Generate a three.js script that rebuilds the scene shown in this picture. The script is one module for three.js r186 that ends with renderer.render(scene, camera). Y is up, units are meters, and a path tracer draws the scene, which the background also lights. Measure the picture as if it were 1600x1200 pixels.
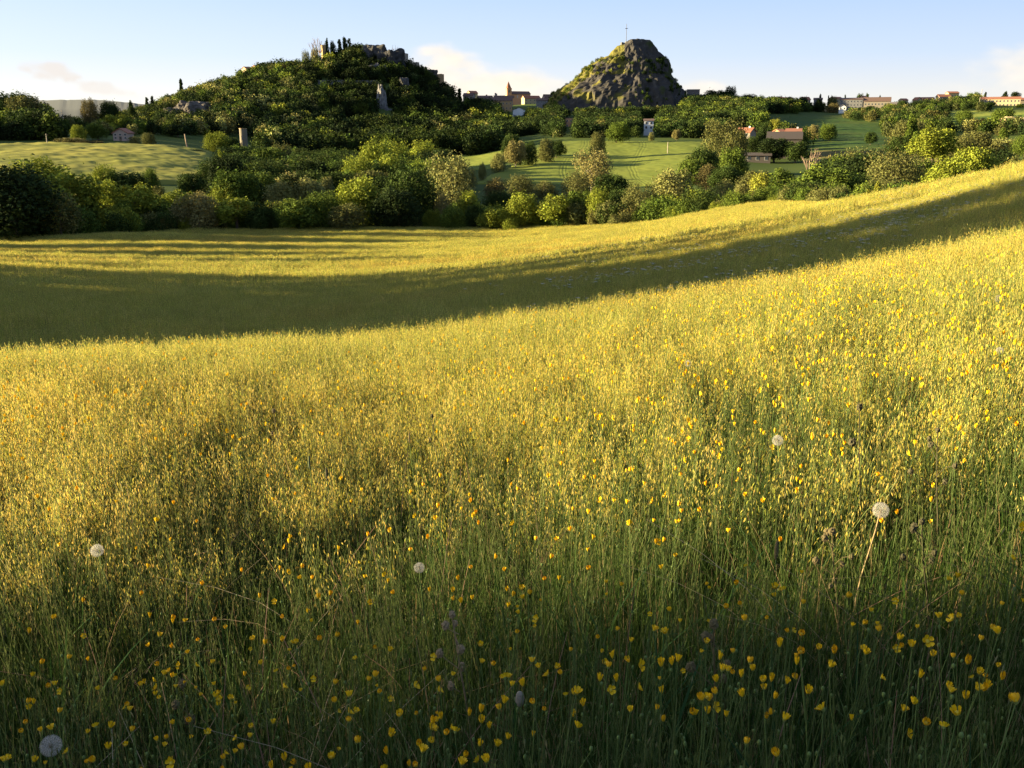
import * as THREE from 'three';
import { mergeGeometries } from 'three/addons/utils/BufferGeometryUtils.js';
import { ImprovedNoise } from 'three/addons/math/ImprovedNoise.js';

// ---------------------------------------------------------------- camera, sky, sun, exposure
const scene = new THREE.Scene();
const EYE = 1.75, PITCH = THREE.MathUtils.degToRad(15.4), F = 1448;     // focal length in pixels of the 1600 x 1200 photograph
const camera = new THREE.PerspectiveCamera(45.0, 4 / 3, 0.05, 20000);
camera.position.set(0, EYE, 0);
camera.rotation.set(-PITCH, 0, 0);
scene.add(camera);

const SUN_LEFT = THREE.MathUtils.degToRad(3), SUN_UP = THREE.MathUtils.degToRad(10);   // the sun stands left of the view, just ahead of square, low
const sunDir = new THREE.Vector3(-Math.cos(SUN_LEFT) * Math.cos(SUN_UP), Math.sin(SUN_UP), -Math.sin(SUN_LEFT) * Math.cos(SUN_UP));
const sun = new THREE.DirectionalLight(new THREE.Color().setRGB(1.0, 0.83, 0.48), 5.0);
sun.name = 'sun';
sun.position.copy(sunDir).multiplyScalar(600).add(new THREE.Vector3(0, 0, -300));
sun.target.position.set(0, 0, -300);
sun.castShadow = true;
Object.assign(sun.shadow.camera, { left: -700, right: 700, top: 700, bottom: -700, near: 1, far: 2500 });
sun.shadow.mapSize.set(4096, 4096);
sun.shadow.radius = 1;
scene.add(sun, sun.target);

const renderer = new THREE.WebGLRenderer({ antialias: true });
renderer.toneMapping = THREE.LinearToneMapping;
renderer.toneMappingExposure = 5.7;
renderer.shadowMap.enabled = true;

// ---------------------------------------------------------------- small tools
let seedState = 1;
const seed = (n) => { seedState = n >>> 0; };
const rnd = () => { seedState = (seedState + 0x6d2b79f5) | 0; let t = Math.imul(seedState ^ (seedState >>> 15), 1 | seedState); t = (t + Math.imul(t ^ (t >>> 7), 61 | t)) ^ t; return ((t ^ (t >>> 14)) >>> 0) / 4294967296; };
const rr = (a, b) => a + (b - a) * rnd();
const gauss = () => (rnd() + rnd() + rnd() - 1.5) * 1.15;
const pick = (a) => a[Math.floor(rnd() * a.length)];
const clamp = THREE.MathUtils.clamp, lerp = THREE.MathUtils.lerp, smooth = THREE.MathUtils.smoothstep;
const perlin = new ImprovedNoise();
const noise = (x, y, z = 0) => perlin.noise(x, y, z);
const fbm = (x, y, z = 0, o = 4) => { let s = 0, a = 1, f = 1; for (let i = 0; i < o; i++) { s += a * perlin.noise(x * f, y * f, z * f + i * 7.3); a *= 0.5; f *= 2.03; } return s; };
const V = (x, y, z) => new THREE.Vector3(x, y, z);
const rgb = (r, g, b) => [r, g, b];
const vary = (c, k = 0.18) => { const a = 1 + rr(-k, k), b = rr(-k, k) * 0.4; return [c[0] * (a + b), c[1] * a, c[2] * (a - b * 0.5)]; };
function std(r, g, b, rough = 0.9, extra = {}) { return new THREE.MeshStandardMaterial({ color: new THREE.Color().setRGB(r, g, b), roughness: rough, ...extra }); }

const names = new Map();
function numbered(name) { const n = names.get(name) ?? 0; names.set(name, n + 1); return n ? name + '_' + String(n).padStart(3, '0') : name; }
function tag(o, label, category, group, kind) { o.userData = { label }; if (category) o.userData.category = category; if (group) o.userData.group = group; if (kind) o.userData.kind = kind; return o; }
function shade(o) { o.castShadow = true; o.receiveShadow = true; return o; }
function thing(name, label, category, group, pos = [0, 0, 0], turn = 0) {
  const g = new THREE.Group(); g.name = numbered(name); g.position.set(...pos); g.rotation.y = turn; scene.add(g);
  return tag(g, label, category, group);
}
function part(name, geo, mat, parent) { const m = shade(new THREE.Mesh(geo, mat)); m.name = name; parent.add(m); return m; }
function top(name, geo, mat, label, category, group, kind) { const m = shade(new THREE.Mesh(geo, mat)); m.name = numbered(name); scene.add(m); return tag(m, label, category, group, kind); }

// A soup of coloured triangles.
class Soup {
  constructor() { this.p = []; this.c = []; }
  tri(a, b, c, col) { this.p.push(a.x, a.y, a.z, b.x, b.y, b.z, c.x, c.y, c.z); for (let i = 0; i < 3; i++) this.c.push(col[0], col[1], col[2]); }
  quad(a, b, c, d, col) { this.tri(a, b, c, col); this.tri(a, c, d, col); }
  build() {
    const g = new THREE.BufferGeometry();
    g.setAttribute('position', new THREE.BufferAttribute(new Float32Array(this.p), 3));
    g.setAttribute('color', new THREE.BufferAttribute(new Float32Array(this.c), 3));
    g.computeVertexNormals();
    return g;
  }
}

// Rays of the photograph's pixels (1600 x 1200), used to lay out real places.
function ray(px, py) {
  const a = (px - 800) / F, b = (600 - py) / F, s = Math.sin(PITCH), c = Math.cos(PITCH);
  const x = a, y = b * c - s, z = -c - b * s, h = Math.hypot(x, z);
  return { az: Math.atan2(x, -z), t: y / h, x: x / h, z: z / h };
}
function at(px, py, D) { const r = ray(px, py); return V(r.x * D, EYE + r.t * D, r.z * D); }
function project(p) {
  const x = p.x, y = p.y - EYE, z = p.z, s = Math.sin(PITCH), c = Math.cos(PITCH), dep = -z * c - y * s, up = y * c - z * s;
  return [800 + (F * x) / dep, 600 - (F * up) / dep, dep];
}

// ---------------------------------------------------------------- the lie of the land: a smooth surface through surveyed points
const survey = [];
const G = 0.5;   // height of the grass in the meadow
const S = (px, py, D, over = 0) => { const r = ray(px, py); survey.push([r.az, D, EYE + r.t * D - over]); };
const P = (deg, D, y) => survey.push([THREE.MathUtils.degToRad(deg), D, y]);
for (const [x, y, z] of [[0, 0, 0], [-1, 0, -2.2], [1, 0.3, -2.2], [-1.6, -0.05, -3.2], [1.2, 0.22, -3.6], [0, -0.0, -3.4], [2.8, 0.4, -4.5], [-3, -0.35, -4.6]]) survey.push([Math.atan2(x, -z), Math.hypot(x, z), y]);
for (const [px, rows] of [
  [-500, [[620, 7.4], [614, 13], [612, 20], [540, 27], [470, 40], [415, 75], [390, 110]]],
  [0, [[562, 8.0], [571, 13], [556, 20], [500, 26], [440, 41], [403, 74], [377, 108]]],
  [400, [[535, 8.8], [545, 13.5], [530, 20], [480, 30], [455, 38], [400, 74], [361, 124]]],
  [800, [[492, 9.5], [502, 14], [486, 20], [442, 30], [415, 42], [388, 70], [360, 118]]],
  [1000, [[465, 10], [474, 14], [461, 20], [410, 32], [382, 46], [360, 80], [349, 106]]],
  [1200, [[435, 10.4], [443, 14], [430, 20], [380, 30], [350, 45], [329, 72], [319, 92]]],
  [1400, [[400, 10.8], [408, 14.5], [396, 20], [345, 30], [315, 44], [302, 60], [322, 90]]],
  [1600, [[362, 11], [369, 15], [356, 20], [310, 28], [283, 36], [264, 44], [295, 70]]],
  [2000, [[285, 12], [290, 15], [278, 20], [225, 30], [200, 42], [230, 80]]],
]) for (const [py, D] of rows) S(px, py, D, G);
// the valley with the wood, the fields and the hills behind
for (const [px, rows] of [
  [-300, [[330, 160], [300, 260], [262, 400], [225, 560], [205, 750], [190, 1000], [178, 1500]]],
  [0, [[352, 140], [330, 210], [290, 290], [258, 360], [240, 430], [222, 520], [206, 640], [185, 800], [200, 1150]]],
  [150, [[345, 150], [318, 220], [290, 290], [250, 380], [226, 480], [214, 560], [203, 660], [194, 800], [205, 1150]]],
  [300, [[345, 150], [318, 220], [288, 300], [252, 390], [232, 470], [205, 640], [175, 780], [157, 930], [190, 1250]]],
  [420, [[345, 150], [318, 220], [285, 330], [250, 480], [215, 660], [175, 800], [143, 930], [115, 1030], [190, 1300]]],
  [560, [[345, 150], [318, 220], [285, 330], [245, 560], [205, 740], [160, 860], [122, 970], [86, 1050], [165, 1200], [195, 1400]]],
  [650, [[345, 150], [318, 220], [285, 330], [242, 560], [210, 740], [170, 870], [138, 980], [112, 1040], [172, 1160], [190, 1400]]],
  [730, [[345, 150], [318, 220], [285, 330], [245, 520], [215, 720], [185, 900], [166, 1030], [172, 1230], [195, 1500]]],
  [850, [[340, 145], [315, 210], [291, 300], [255, 400], [228, 500], [207, 700], [180, 900], [171, 1020], [163, 1250], [195, 1600]]],
  [980, [[340, 135], [315, 200], [293, 300], [255, 400], [226, 490], [210, 640], [192, 800], [172, 1000], [192, 1300]]],
  [1090, [[335, 130], [310, 200], [286, 300], [255, 380], [228, 470], [208, 640], [185, 850], [163, 1060], [190, 1350]]],
  [1220, [[318, 130], [305, 200], [285, 290], [255, 400], [235, 480], [205, 650], [184, 850], [169, 1040], [190, 1350]]],
  [1350, [[322, 140], [312, 200], [280, 300], [250, 400], [228, 500], [206, 640], [190, 800], [177, 980], [175, 1040], [190, 1350]]],
  [1480, [[318, 130], [300, 200], [272, 300], [250, 400], [228, 520], [206, 660], [190, 800], [166, 1060], [190, 1350]]],
  [1600, [[310, 120], [292, 200], [262, 300], [240, 400], [222, 520], [204, 660], [188, 800], [170, 960], [158, 1100], [180, 1350]]],
  [1900, [[300, 150], [260, 300], [220, 520], [190, 800], [160, 1080], [180, 1400]]],
]) for (const [py, D] of rows) S(px, py, D);
for (const deg of [-65, -95]) { P(deg, 8, -1.2); P(deg, 20, -3.6); P(deg, 42, -5.5); P(deg, 80, -8.5); P(deg, 200, -14); P(deg, 900, -10); }
for (const deg of [-140, 180, 140]) { P(deg, 6, 0.3); P(deg, 30, 1.5); P(deg, 200, 0); P(deg, 900, -10); }
for (const deg of [65, 95]) { P(deg, 10, 1.9); P(deg, 40, 5); P(deg, 200, 6); P(deg, 900, 5); }
for (const deg of [-170, -130, -90, -50, -25, -10, 0, 10, 25, 50, 90, 130, 170]) { P(deg, 2600, -20); P(deg, 9000, -60); }
const UW = 3.4, uOf = (az) => az * UW, vOf = (D) => Math.log(D + 2) * 1.0;
const kern = (r2) => (r2 < 1e-12 ? 0 : 0.5 * r2 * Math.log(r2));
let TW, TC;
{
  const n = survey.length, m = n + 3, A = Array.from({ length: m }, () => new Float64Array(m + 1));
  TC = survey.map(([az, D]) => [uOf(az), vOf(D)]);
  for (let i = 0; i < n; i++) {
    for (let j = 0; j < n; j++) A[i][j] = kern((TC[i][0] - TC[j][0]) ** 2 + (TC[i][1] - TC[j][1]) ** 2);
    A[i][i] += 0.0006;
    A[i][n] = A[n][i] = 1; A[i][n + 1] = A[n + 1][i] = TC[i][0]; A[i][n + 2] = A[n + 2][i] = TC[i][1];
    A[i][m] = (survey[i][2] - EYE) / (survey[i][1] + 2);
  }
  for (let i = 0; i < m; i++) {
    let p = i; for (let k = i + 1; k < m; k++) if (Math.abs(A[k][i]) > Math.abs(A[p][i])) p = k;
    [A[i], A[p]] = [A[p], A[i]];
    for (let k = i + 1; k < m; k++) { const q = A[k][i] / A[i][i]; if (q) for (let j = i; j <= m; j++) A[k][j] -= q * A[i][j]; }
  }
  TW = new Float64Array(m);
  for (let i = m - 1; i >= 0; i--) { let s = A[i][m]; for (let j = i + 1; j < m; j++) s -= A[i][j] * TW[j]; TW[i] = s / A[i][i]; }
}
function Hp(az, D) {
  const u = uOf(az), v = vOf(D), n = TC.length;
  let w = TW[n] + TW[n + 1] * u + TW[n + 2] * v;
  for (let i = 0; i < n; i++) { const a = u - TC[i][0], b = v - TC[i][1]; w += TW[i] * kern(a * a + b * b); }
  let y = EYE + w * (D + 2);
  const x = Math.sin(az) * D, z = -Math.cos(az) * D;
  y += smooth(D, 4, 20) * (1 - smooth(D, 120, 300)) * (0.16 * noise(x * 0.06, z * 0.11, 3) + 0.06 * noise(x * 0.2, z * 0.35, 9) + smooth(D, 34, 55) * 0.42 * noise(x * 0.022 + 4, z * 0.085, 21));
  y += smooth(D, 250, 600) * (1.6 * noise(x * 0.012, z * 0.012, 5));
  return y;
}
const H = (x, z) => Hp(Math.atan2(x, -z), Math.hypot(x, z));
const ground = (px, D) => { const r = ray(px, 300); const x = r.x * D, z = r.z * D; return V(x, Hp(r.az, D), z); };
function hit(px, py, over = 0, from = 0.8, to = 1800) {     // where the ray of a pixel meets the land (or a height over it)
  const r = ray(px, py);
  let prev = from;
  for (let D = from; D < to; D *= 1.012) {
    if (EYE + r.t * D <= Hp(r.az, D) + over) {
      let a = prev, b = D;
      for (let i = 0; i < 18; i++) { const m = (a + b) / 2; if (EYE + r.t * m <= Hp(r.az, m) + over) b = m; else a = m; }
      return V(r.x * b, EYE + r.t * b, r.z * b);
    }
    prev = D;
  }
  return null;
}
// how far the meadow reaches, by direction
const EDGE = [[-900, 104], [0, 110], [300, 124], [600, 128], [800, 121], [1000, 108], [1200, 93], [1400, 70], [1600, 52], [2400, 45]];
const edgeAt = (px) => { for (let i = 1; i < EDGE.length; i++) if (px <= EDGE[i][0]) { const [a, b] = [EDGE[i - 1], EDGE[i]]; return lerp(a[1], b[1], clamp((px - a[0]) / (b[0] - a[0]), 0, 1)); } return 45; };
const pxOfAz = (az) => 800 + F * Math.tan(clamp(az, -1.1, 1.1)) * 1.02;

// ---------------------------------------------------------------- sky
{
  const W = 4096, Hh = 2048, data = new Float32Array(W * Hh * 4);
  const mix = (a, b, t) => [lerp(a[0], b[0], t), lerp(a[1], b[1], t), lerp(a[2], b[2], t)];
  const stops = [[-90, [0.5, 0.49, 0.45]], [0, [0.98, 0.91, 0.78]], [0.8, [0.95, 0.90, 0.80]], [2.0, [0.83, 0.85, 0.86]], [4.0, [0.62, 0.76, 0.96]], [7, [0.46, 0.65, 0.97]], [13, [0.33, 0.51, 0.88]], [26, [0.21, 0.36, 0.70]], [60, [0.115, 0.22, 0.50]], [90, [0.09, 0.19, 0.44]]];
  const az0 = Math.atan2(sunDir.x, -sunDir.z);
  const clouds = [   // azimuth from the view, elevation, half width, half height (degrees), strength
    [-4.0, 2.5, 3.2, 2.2, 1.15], [-0.6, 1.9, 4.6, 1.9, 1.1], [2.8, 1.6, 2.6, 1.2, 1.0], [-7.0, 1.6, 2.5, 1.0, 0.8],
    [11.2, 2.3, 1.7, 0.5, 0.8], [31, 2.4, 7.0, 2.1, 0.85], [40, 2.6, 9, 1.6, 0.8], [66, 2.2, 10, 1.4, 0.8], [95, 3, 12, 1.6, 0.7], [140, 2.5, 14, 1.6, 0.7], [178, 3, 10, 1.5, 0.6], [-60, 2.6, 9, 1.4, 0.7], [-110, 2.4, 12, 1.5, 0.7], [-150, 3, 12, 1.5, 0.7],
  ];
  const dusk = [[-25.2, 2.9, 2.0, 0.6, 0.75], [-23.0, 2.1, 2.4, 0.5, 0.55], [-47, 2.3, 3.5, 0.6, 0.5]];
  for (let row = 0; row < Hh; row++) {
    const e = ((row + 0.5) / Hh - 0.5) * 180; let k = 1; while (k < stops.length - 1 && e > stops[k][0]) k++;
    const base = mix(stops[k - 1][1], stops[k][1], clamp((e - stops[k - 1][0]) / (stops[k][0] - stops[k - 1][0]), 0, 1));
    for (let col = 0; col < W; col++) {
      const th = ((col + 0.5) / W - 0.5) * 2 * Math.PI;            // atan2(z, x)
      let a = Math.atan2(Math.cos(th), -Math.sin(th));                // azimuth from the view, right positive
      const ad = THREE.MathUtils.radToDeg(a), er = THREE.MathUtils.degToRad(e);
      const cs = Math.cos(er) * Math.cos(a - az0) * Math.cos(SUN_UP) + Math.sin(er) * Math.sin(SUN_UP);
      const ang = Math.acos(clamp(cs, -1, 1));
      let c = base;
      if (e > -1) {
        const glow = Math.exp(-ang / 0.72) * 0.95 + 0.9 * Math.exp(-ang / 0.16);
        c = [c[0] + glow * 1.0, c[1] + glow * 0.93, c[2] + glow * 0.72];
        if (e < 12) {
          const n = fbm(ad * 0.32, e * 0.85, 2.2, 5), n2 = fbm(ad * 0.9 + 40, e * 1.6, 5, 4);
          for (const [ca, ce, wa, we, s] of clouds) {
            let d = ad - ca; if (d > 180) d -= 360; if (d < -180) d += 360;
            const q = (d / wa) ** 2 + ((e - ce) / (e < ce ? we * 2.0 : we)) ** 2;
            if (q > 3) continue;
            const m = smooth(1 - q + n * 0.6 + n2 * 0.2, -0.1, 1.15) * s * 0.92;
            c = mix(c, [1.10 + n2 * 0.05, 1.0 + n2 * 0.05, 0.86 + n2 * 0.06], Math.min(1, m));
          }
          for (const [ca, ce, wa, we, s] of dusk) {
            const q = ((ad - ca) / wa) ** 2 + ((e - ce + 0.16 * (ad - ca)) / we) ** 2;
            if (q > 3) continue;
            c = mix(c, [0.93, 0.84, 0.76], smooth(1 - q + n2 * 0.8 + n * 0.4, 0.0, 1.0) * s);
          }
        }
      }
      const o = (row * W + col) * 4; data[o] = c[0] / 5.7; data[o + 1] = c[1] / 5.7; data[o + 2] = c[2] / 5.7; data[o + 3] = 1;
    }
  }
  const t = new THREE.DataTexture(data, W, Hh, THREE.RGBAFormat, THREE.FloatType);
  t.mapping = THREE.EquirectangularReflectionMapping; t.magFilter = THREE.LinearFilter; t.minFilter = THREE.LinearFilter; t.needsUpdate = true;
  scene.background = t; scene.environment = t;
}

// ---------------------------------------------------------------- ground: one sheet out to the horizon, split where its cover changes
const vmat = (rough = 0.95, extra = {}) => new THREE.MeshPhysicalMaterial({ vertexColors: true, roughness: rough, specularIntensity: 0.05, side: THREE.DoubleSide, ...extra });
{
  const Ds = [0]; { let D = 0.5; while (D < 9000) { Ds.push(D); D = (D + 2) * (D < 1500 ? 1.0185 : 1.06) - 2; } Ds.push(9000); }
  const azs = []; for (let d = -180; d <= 180.001;) { azs.push(THREE.MathUtils.degToRad(Math.min(d, 180))); d += Math.abs(d) < 33.9 ? 0.2 : Math.abs(d) < 80 ? 1 : 4; }
  const nD = Ds.length, nA = azs.length, pos = new Float32Array(nD * nA * 3), col = new Float32Array(nD * nA * 3);
  for (let i = 0; i < nD; i++) for (let j = 0; j < nA; j++) {
    const D = Ds[i], az = azs[j], x = Math.sin(az) * D, z = -Math.cos(az) * D, o = (i * nA + j) * 3, y = Hp(az, D);
    pos[o] = x; pos[o + 1] = y; pos[o + 2] = z;
    const n = 0.5 + 0.5 * fbm(x * 0.03, z * 0.03, 1, 3), n2 = 0.5 + 0.5 * fbm(x * 0.4, z * 0.4, 4, 2);
    const c = D < edgeAt(pxOfAz(az)) ? [0.10 + 0.04 * n2, 0.10 + 0.03 * n2, 0.035] : [0.05 + 0.025 * n, 0.075 + 0.02 * n, 0.022];
    col.set(c, o);
  }
  const near = [], far = [];
  for (let i = 0; i < nD - 1; i++) for (let j = 0; j < nA - 1; j++) {
    const a = i * nA + j, b = a + 1, c = a + nA, d = c + 1;
    const isNear = Ds[i] < edgeAt(pxOfAz((azs[j] + azs[j + 1]) / 2)) + 4;
    (isNear ? near : far).push(a, b, c, b, d, c);
  }
  const make = (idx) => {
    const map = new Map(), p = [], c = [], ix = idx.map((k) => { if (!map.has(k)) { map.set(k, p.length / 3); p.push(pos[k * 3], pos[k * 3 + 1], pos[k * 3 + 2]); c.push(col[k * 3], col[k * 3 + 1], col[k * 3 + 2]); } return map.get(k); });
    const g = new THREE.BufferGeometry(); g.setAttribute('position', new THREE.Float32BufferAttribute(p, 3)); g.setAttribute('color', new THREE.Float32BufferAttribute(c, 3)); g.setIndex(ix); g.computeVertexNormals(); return g;
  };
  top('meadow_ground', make(near), vmat(), 'sloping meadow ground under the tall grass in the foreground', 'ground', null, 'structure');
  top('valley_ground', make(far), vmat(), 'dark green valley floor and hillsides beyond the meadow', 'hills', null, 'structure');
}
// Fields: draped sheets, a crop's height over the ground. Corners are given as pixel column and distance.
function field(name, corners, color, label, lift = 0.3, rough = 0, tracks = false) {
  const [A, B, C, D] = corners.map(([px, d]) => { const r = ray(px, 250); return [r.x * d, r.z * d]; });   // near left, near right, far right, far left
  const n = tracks ? 220 : 110, pos = [], col = [], idx = [];
  for (let i = 0; i <= n; i++) for (let j = 0; j <= n; j++) {
    const u = j / n, v = i / n, w = 4 * noise(u * 5, v * 5, corners[0][1]);
    const x = lerp(lerp(A[0], B[0], u), lerp(D[0], C[0], u), v) + w * (u < 0.02 || u > 0.98 ? 1 : 0.2), z = lerp(lerp(A[1], B[1], u), lerp(D[1], C[1], u), v) + w;
    const edge = i === 0 || j === 0 || i === n || j === n;
    pos.push(x, H(x, z) + (edge ? -0.6 : lift + 0.25 * noise(x * 0.09, z * 0.05, 2) + 0.12 * noise(x * 0.3, z * 0.2, 6) + rough * (0.5 * noise(x * 0.03, z * 0.04, 12) + 0.5 * fbm(x * 0.11, z * 0.13, 14, 4))), z);
    const q = 0.5 + 0.5 * fbm(x * 0.02, z * 0.035, 8, 4), q2 = 0.5 + 0.5 * fbm(x * 0.15, z * 0.22, 3, 3);
    const c = color(q, q2, u, v), tr = tracks ? Math.abs((((u + 0.05 * Math.sin(v * 5) + v * 0.25) * 3.2 + 0.2) % 1) - 0.5) : 1, dip = tr < 0.012 || (tr > 0.04 && tr < 0.054); if (dip) { pos[pos.length - 2] -= 0.06; col.push(c[0] * 0.93, c[1] * 0.94, c[2] * 0.97); } else col.push(...c);
  }
  for (let i = 0; i < n; i++) for (let j = 0; j < n; j++) { const a = i * (n + 1) + j; idx.push(a, a + 1, a + n + 1, a + 1, a + n + 2, a + n + 1); }
  const g = new THREE.BufferGeometry(); g.setAttribute('position', new THREE.Float32BufferAttribute(pos, 3)); g.setAttribute('color', new THREE.Float32BufferAttribute(col, 3)); g.setIndex(idx); g.computeVertexNormals();
  return top(name, g, vmat(), label, 'field', null, 'structure');
}
const cropGreen = (q, q2) => [0.108 + 0.055 * q + 0.03 * q2, 0.142 + 0.04 * q + 0.02 * q2, 0.028 + 0.01 * q];
const dryGreen = (q, q2) => [0.11 + 0.14 * q + 0.06 * q2, 0.13 + 0.09 * q + 0.05 * q2, 0.035 + 0.02 * q];
const dullGreen = (q, q2) => [0.075 + 0.04 * q, 0.115 + 0.04 * q2, 0.03];
field('dry_field', [[-80, 285], [345, 300], [330, 470], [-120, 500]], dryGreen, 'dry yellow green pasture on the hillside below the red roofed cottage', 0.9, 1);
field('crop_field', [[735, 318], [1130, 300], [1150, 500], [858, 535]], cropGreen, 'bright green crop field in the middle of the valley', 0.35, 0, true);
field('shaded_field', [[690, 400], [770, 390], [850, 560], [720, 600]], cropGreen, 'shaded green field left of the bright crop field');
field('upper_field', [[1215, 500], [1420, 470], [1440, 870], [1225, 860]], (q, q2) => [0.045 + 0.02 * q, 0.075 + 0.02 * q2, 0.022], 'green field with shade painted in its colour below the hilltop apartment blocks');  // colour lowered to stand in for the shade on this field
field('hillside_field', [[1440, 640], [1640, 640], [1640, 960], [1450, 930]], (q, q2, u, v) => (v > 0.1 && v < 0.36 ? dryGreen(q, q2) : v > 0.75 ? [0.16 + 0.06 * q, 0.19 + 0.05 * q, 0.045] : dullGreen(q, q2)), 'banded yellow and green field below the long building on the right ridge');
field('fallow_field', [[1265, 330], [1470, 330], [1480, 430], [1275, 470]], (q, q2) => [0.10 + 0.05 * q, 0.09 + 0.04 * q2, 0.035], 'brownish fallow field behind the bare dead tree');

// ---------------------------------------------------------------- meadow grass
const leafy = (r = 0.85, tr = 0.4) => new THREE.MeshPhysicalMaterial({ vertexColors: true, roughness: r, side: THREE.DoubleSide, transmission: tr, thickness: 0, ior: 1.3, specularIntensity: 0.12 });
const GREENS = [[0.038, 0.074, 0.011], [0.050, 0.09, 0.014], [0.066, 0.105, 0.019], [0.030, 0.060, 0.010]];  // near blades: green, and darkened to paint in part of the foreground shade
const STRAW = [[0.66, 0.56, 0.12], [0.62, 0.54, 0.10], [0.52, 0.50, 0.08], [0.70, 0.58, 0.15], [0.42, 0.45, 0.07]];
function ribbon(s, o, dir, h, lean, w, segs, col, tip = 0.12) {
  const c = Math.cos(dir), n = Math.sin(dir), fa = dir + rr(0.6, 2.5), sx = Math.cos(fa), sz = Math.sin(fa);
  let pl = null, pr = null;
  for (let i = 0; i <= segs; i++) {
    const t = i / segs, off = lean * h * t * t, y = h * (t - 0.28 * Math.abs(lean) * t * t), ww = (w / 2) * lerp(1, tip, t * t);
    const m = V(o.x + c * off, o.y + y, o.z + n * off), l = V(m.x - sx * ww, m.y, m.z - sz * ww), r = V(m.x + sx * ww, m.y, m.z + sz * ww);
    if (pl) s.quad(pl, pr, r, l, col);
    pl = l; pr = r;
  }
  return V(o.x + c * lean * h, o.y + h * (1 - 0.28 * Math.abs(lean)), o.z + n * lean * h);
}
function spikelet(s, p, len, w, tilt, dir, col) {
  const ax = V(Math.cos(dir) * Math.sin(tilt), -Math.cos(tilt), Math.sin(dir) * Math.sin(tilt)), sd = V(-Math.sin(dir), 0, Math.cos(dir)), q = new THREE.Vector3().crossVectors(ax, sd);
  const b = p.clone().addScaledVector(ax, len), m = p.clone().addScaledVector(ax, len * 0.42);
  for (const d of [sd, q]) { const l = m.clone().addScaledVector(d, w / 2), r = m.clone().addScaledVector(d, -w / 2); s.quad(p, l, b, r, col); }
}
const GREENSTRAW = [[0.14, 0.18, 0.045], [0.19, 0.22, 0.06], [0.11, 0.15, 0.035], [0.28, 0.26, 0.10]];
function stalk(s, o, h, k, n, detail, green) {
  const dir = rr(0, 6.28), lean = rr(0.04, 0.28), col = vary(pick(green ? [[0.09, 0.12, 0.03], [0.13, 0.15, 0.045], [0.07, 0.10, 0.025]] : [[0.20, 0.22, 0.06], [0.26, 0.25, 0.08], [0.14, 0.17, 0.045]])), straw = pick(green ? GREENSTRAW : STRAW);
  ribbon(s, o, dir, h, lean, 0.0022 * k, detail ? 4 : 2, col, 0.7);
  for (let i = 0; i < n; i++) {
    const t = lerp(0.66, 1.0, (i + rnd()) / n), off = lean * h * t * t, y = h * (t - 0.28 * lean * t * t), a = rr(0, 6.28), reach = rr(0.006, 0.030) * (1.25 - t) * 2.0 * Math.sqrt(k);
    const base = V(o.x + Math.cos(dir) * off, o.y + y, o.z + Math.sin(dir) * off), e = V(base.x + Math.cos(a) * reach, base.y + reach * rr(0, 0.9), base.z + Math.sin(a) * reach);
    if (detail) s.tri(base, e, V(e.x, e.y - 0.0012 * k, e.z + 0.0008 * k), col);
    spikelet(s, e, rr(0.014, 0.024) * Math.sqrt(k), rr(0.0024, 0.0040) * k, rr(0, 0.42), a, vary(straw, 0.22));
  }
}
const PALES = [[0.16, 0.20, 0.026], [0.20, 0.225, 0.032], [0.12, 0.17, 0.02], [0.28, 0.265, 0.05]];
function tuft(sd, { blades, stalks, radius, h, k, spikes, detail, pale, green }) {
  seed(sd); const s = new Soup();
  for (let i = 0; i < blades; i++) {
    const a = rr(0, 6.28), r = radius * Math.sqrt(rnd()), o = V(Math.cos(a) * r, -0.03, Math.sin(a) * r);
    ribbon(s, o, rr(0, 6.28), h * rr(0.5, 1.0), rnd() < 0.2 ? rr(0.3, 0.8) : rr(0.02, 0.32), rr(0.0022, 0.0046) * k, detail ? 4 : 3, vary(rnd() < 0.07 ? [0.24, 0.17, 0.07] : pick(pale ? PALES : GREENS)));
  }
  for (let i = 0; i < stalks; i++) { const a = rr(0, 6.28), r = radius * Math.sqrt(rnd()); stalk(s, V(Math.cos(a) * r, 0, Math.sin(a) * r), h * rr(0.78, 1.22), k, spikes, detail, green); }
  return s.build();
}
const grass = thing('meadow_grass', 'tall wild grass with golden oat seed heads covering the sloping meadow', 'grass');
grass.userData.kind = 'stuff';
function scatterCopies(geos, mat, list, name, parent) {     // list of {p, turn, s, sy, c}
  const per = geos.map(() => []); for (const q of list) per[Math.floor(rnd() * geos.length)].push(q);
  geos.forEach((g, k) => {
    if (!per[k].length) return;
    const m = shade(new THREE.InstancedMesh(g, mat, per[k].length)), M = new THREE.Matrix4(), Q = new THREE.Quaternion(), E = new THREE.Euler(), C = new THREE.Color();
    m.name = parent ? name : numbered(name);
    per[k].forEach((q, i) => { E.set(q.tx ?? 0, q.turn ?? 0, q.tz ?? 0, 'YXZ'); M.compose(q.p, Q.setFromEuler(E), V(q.s, q.sy ?? q.s, q.s)); m.setMatrixAt(i, M); m.setColorAt(i, C.setRGB(...(q.c ?? [1, 1, 1]))); });
    (parent ?? scene).add(m);
  });
}
const grassMat = leafy(0.9, 0.42);
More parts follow.
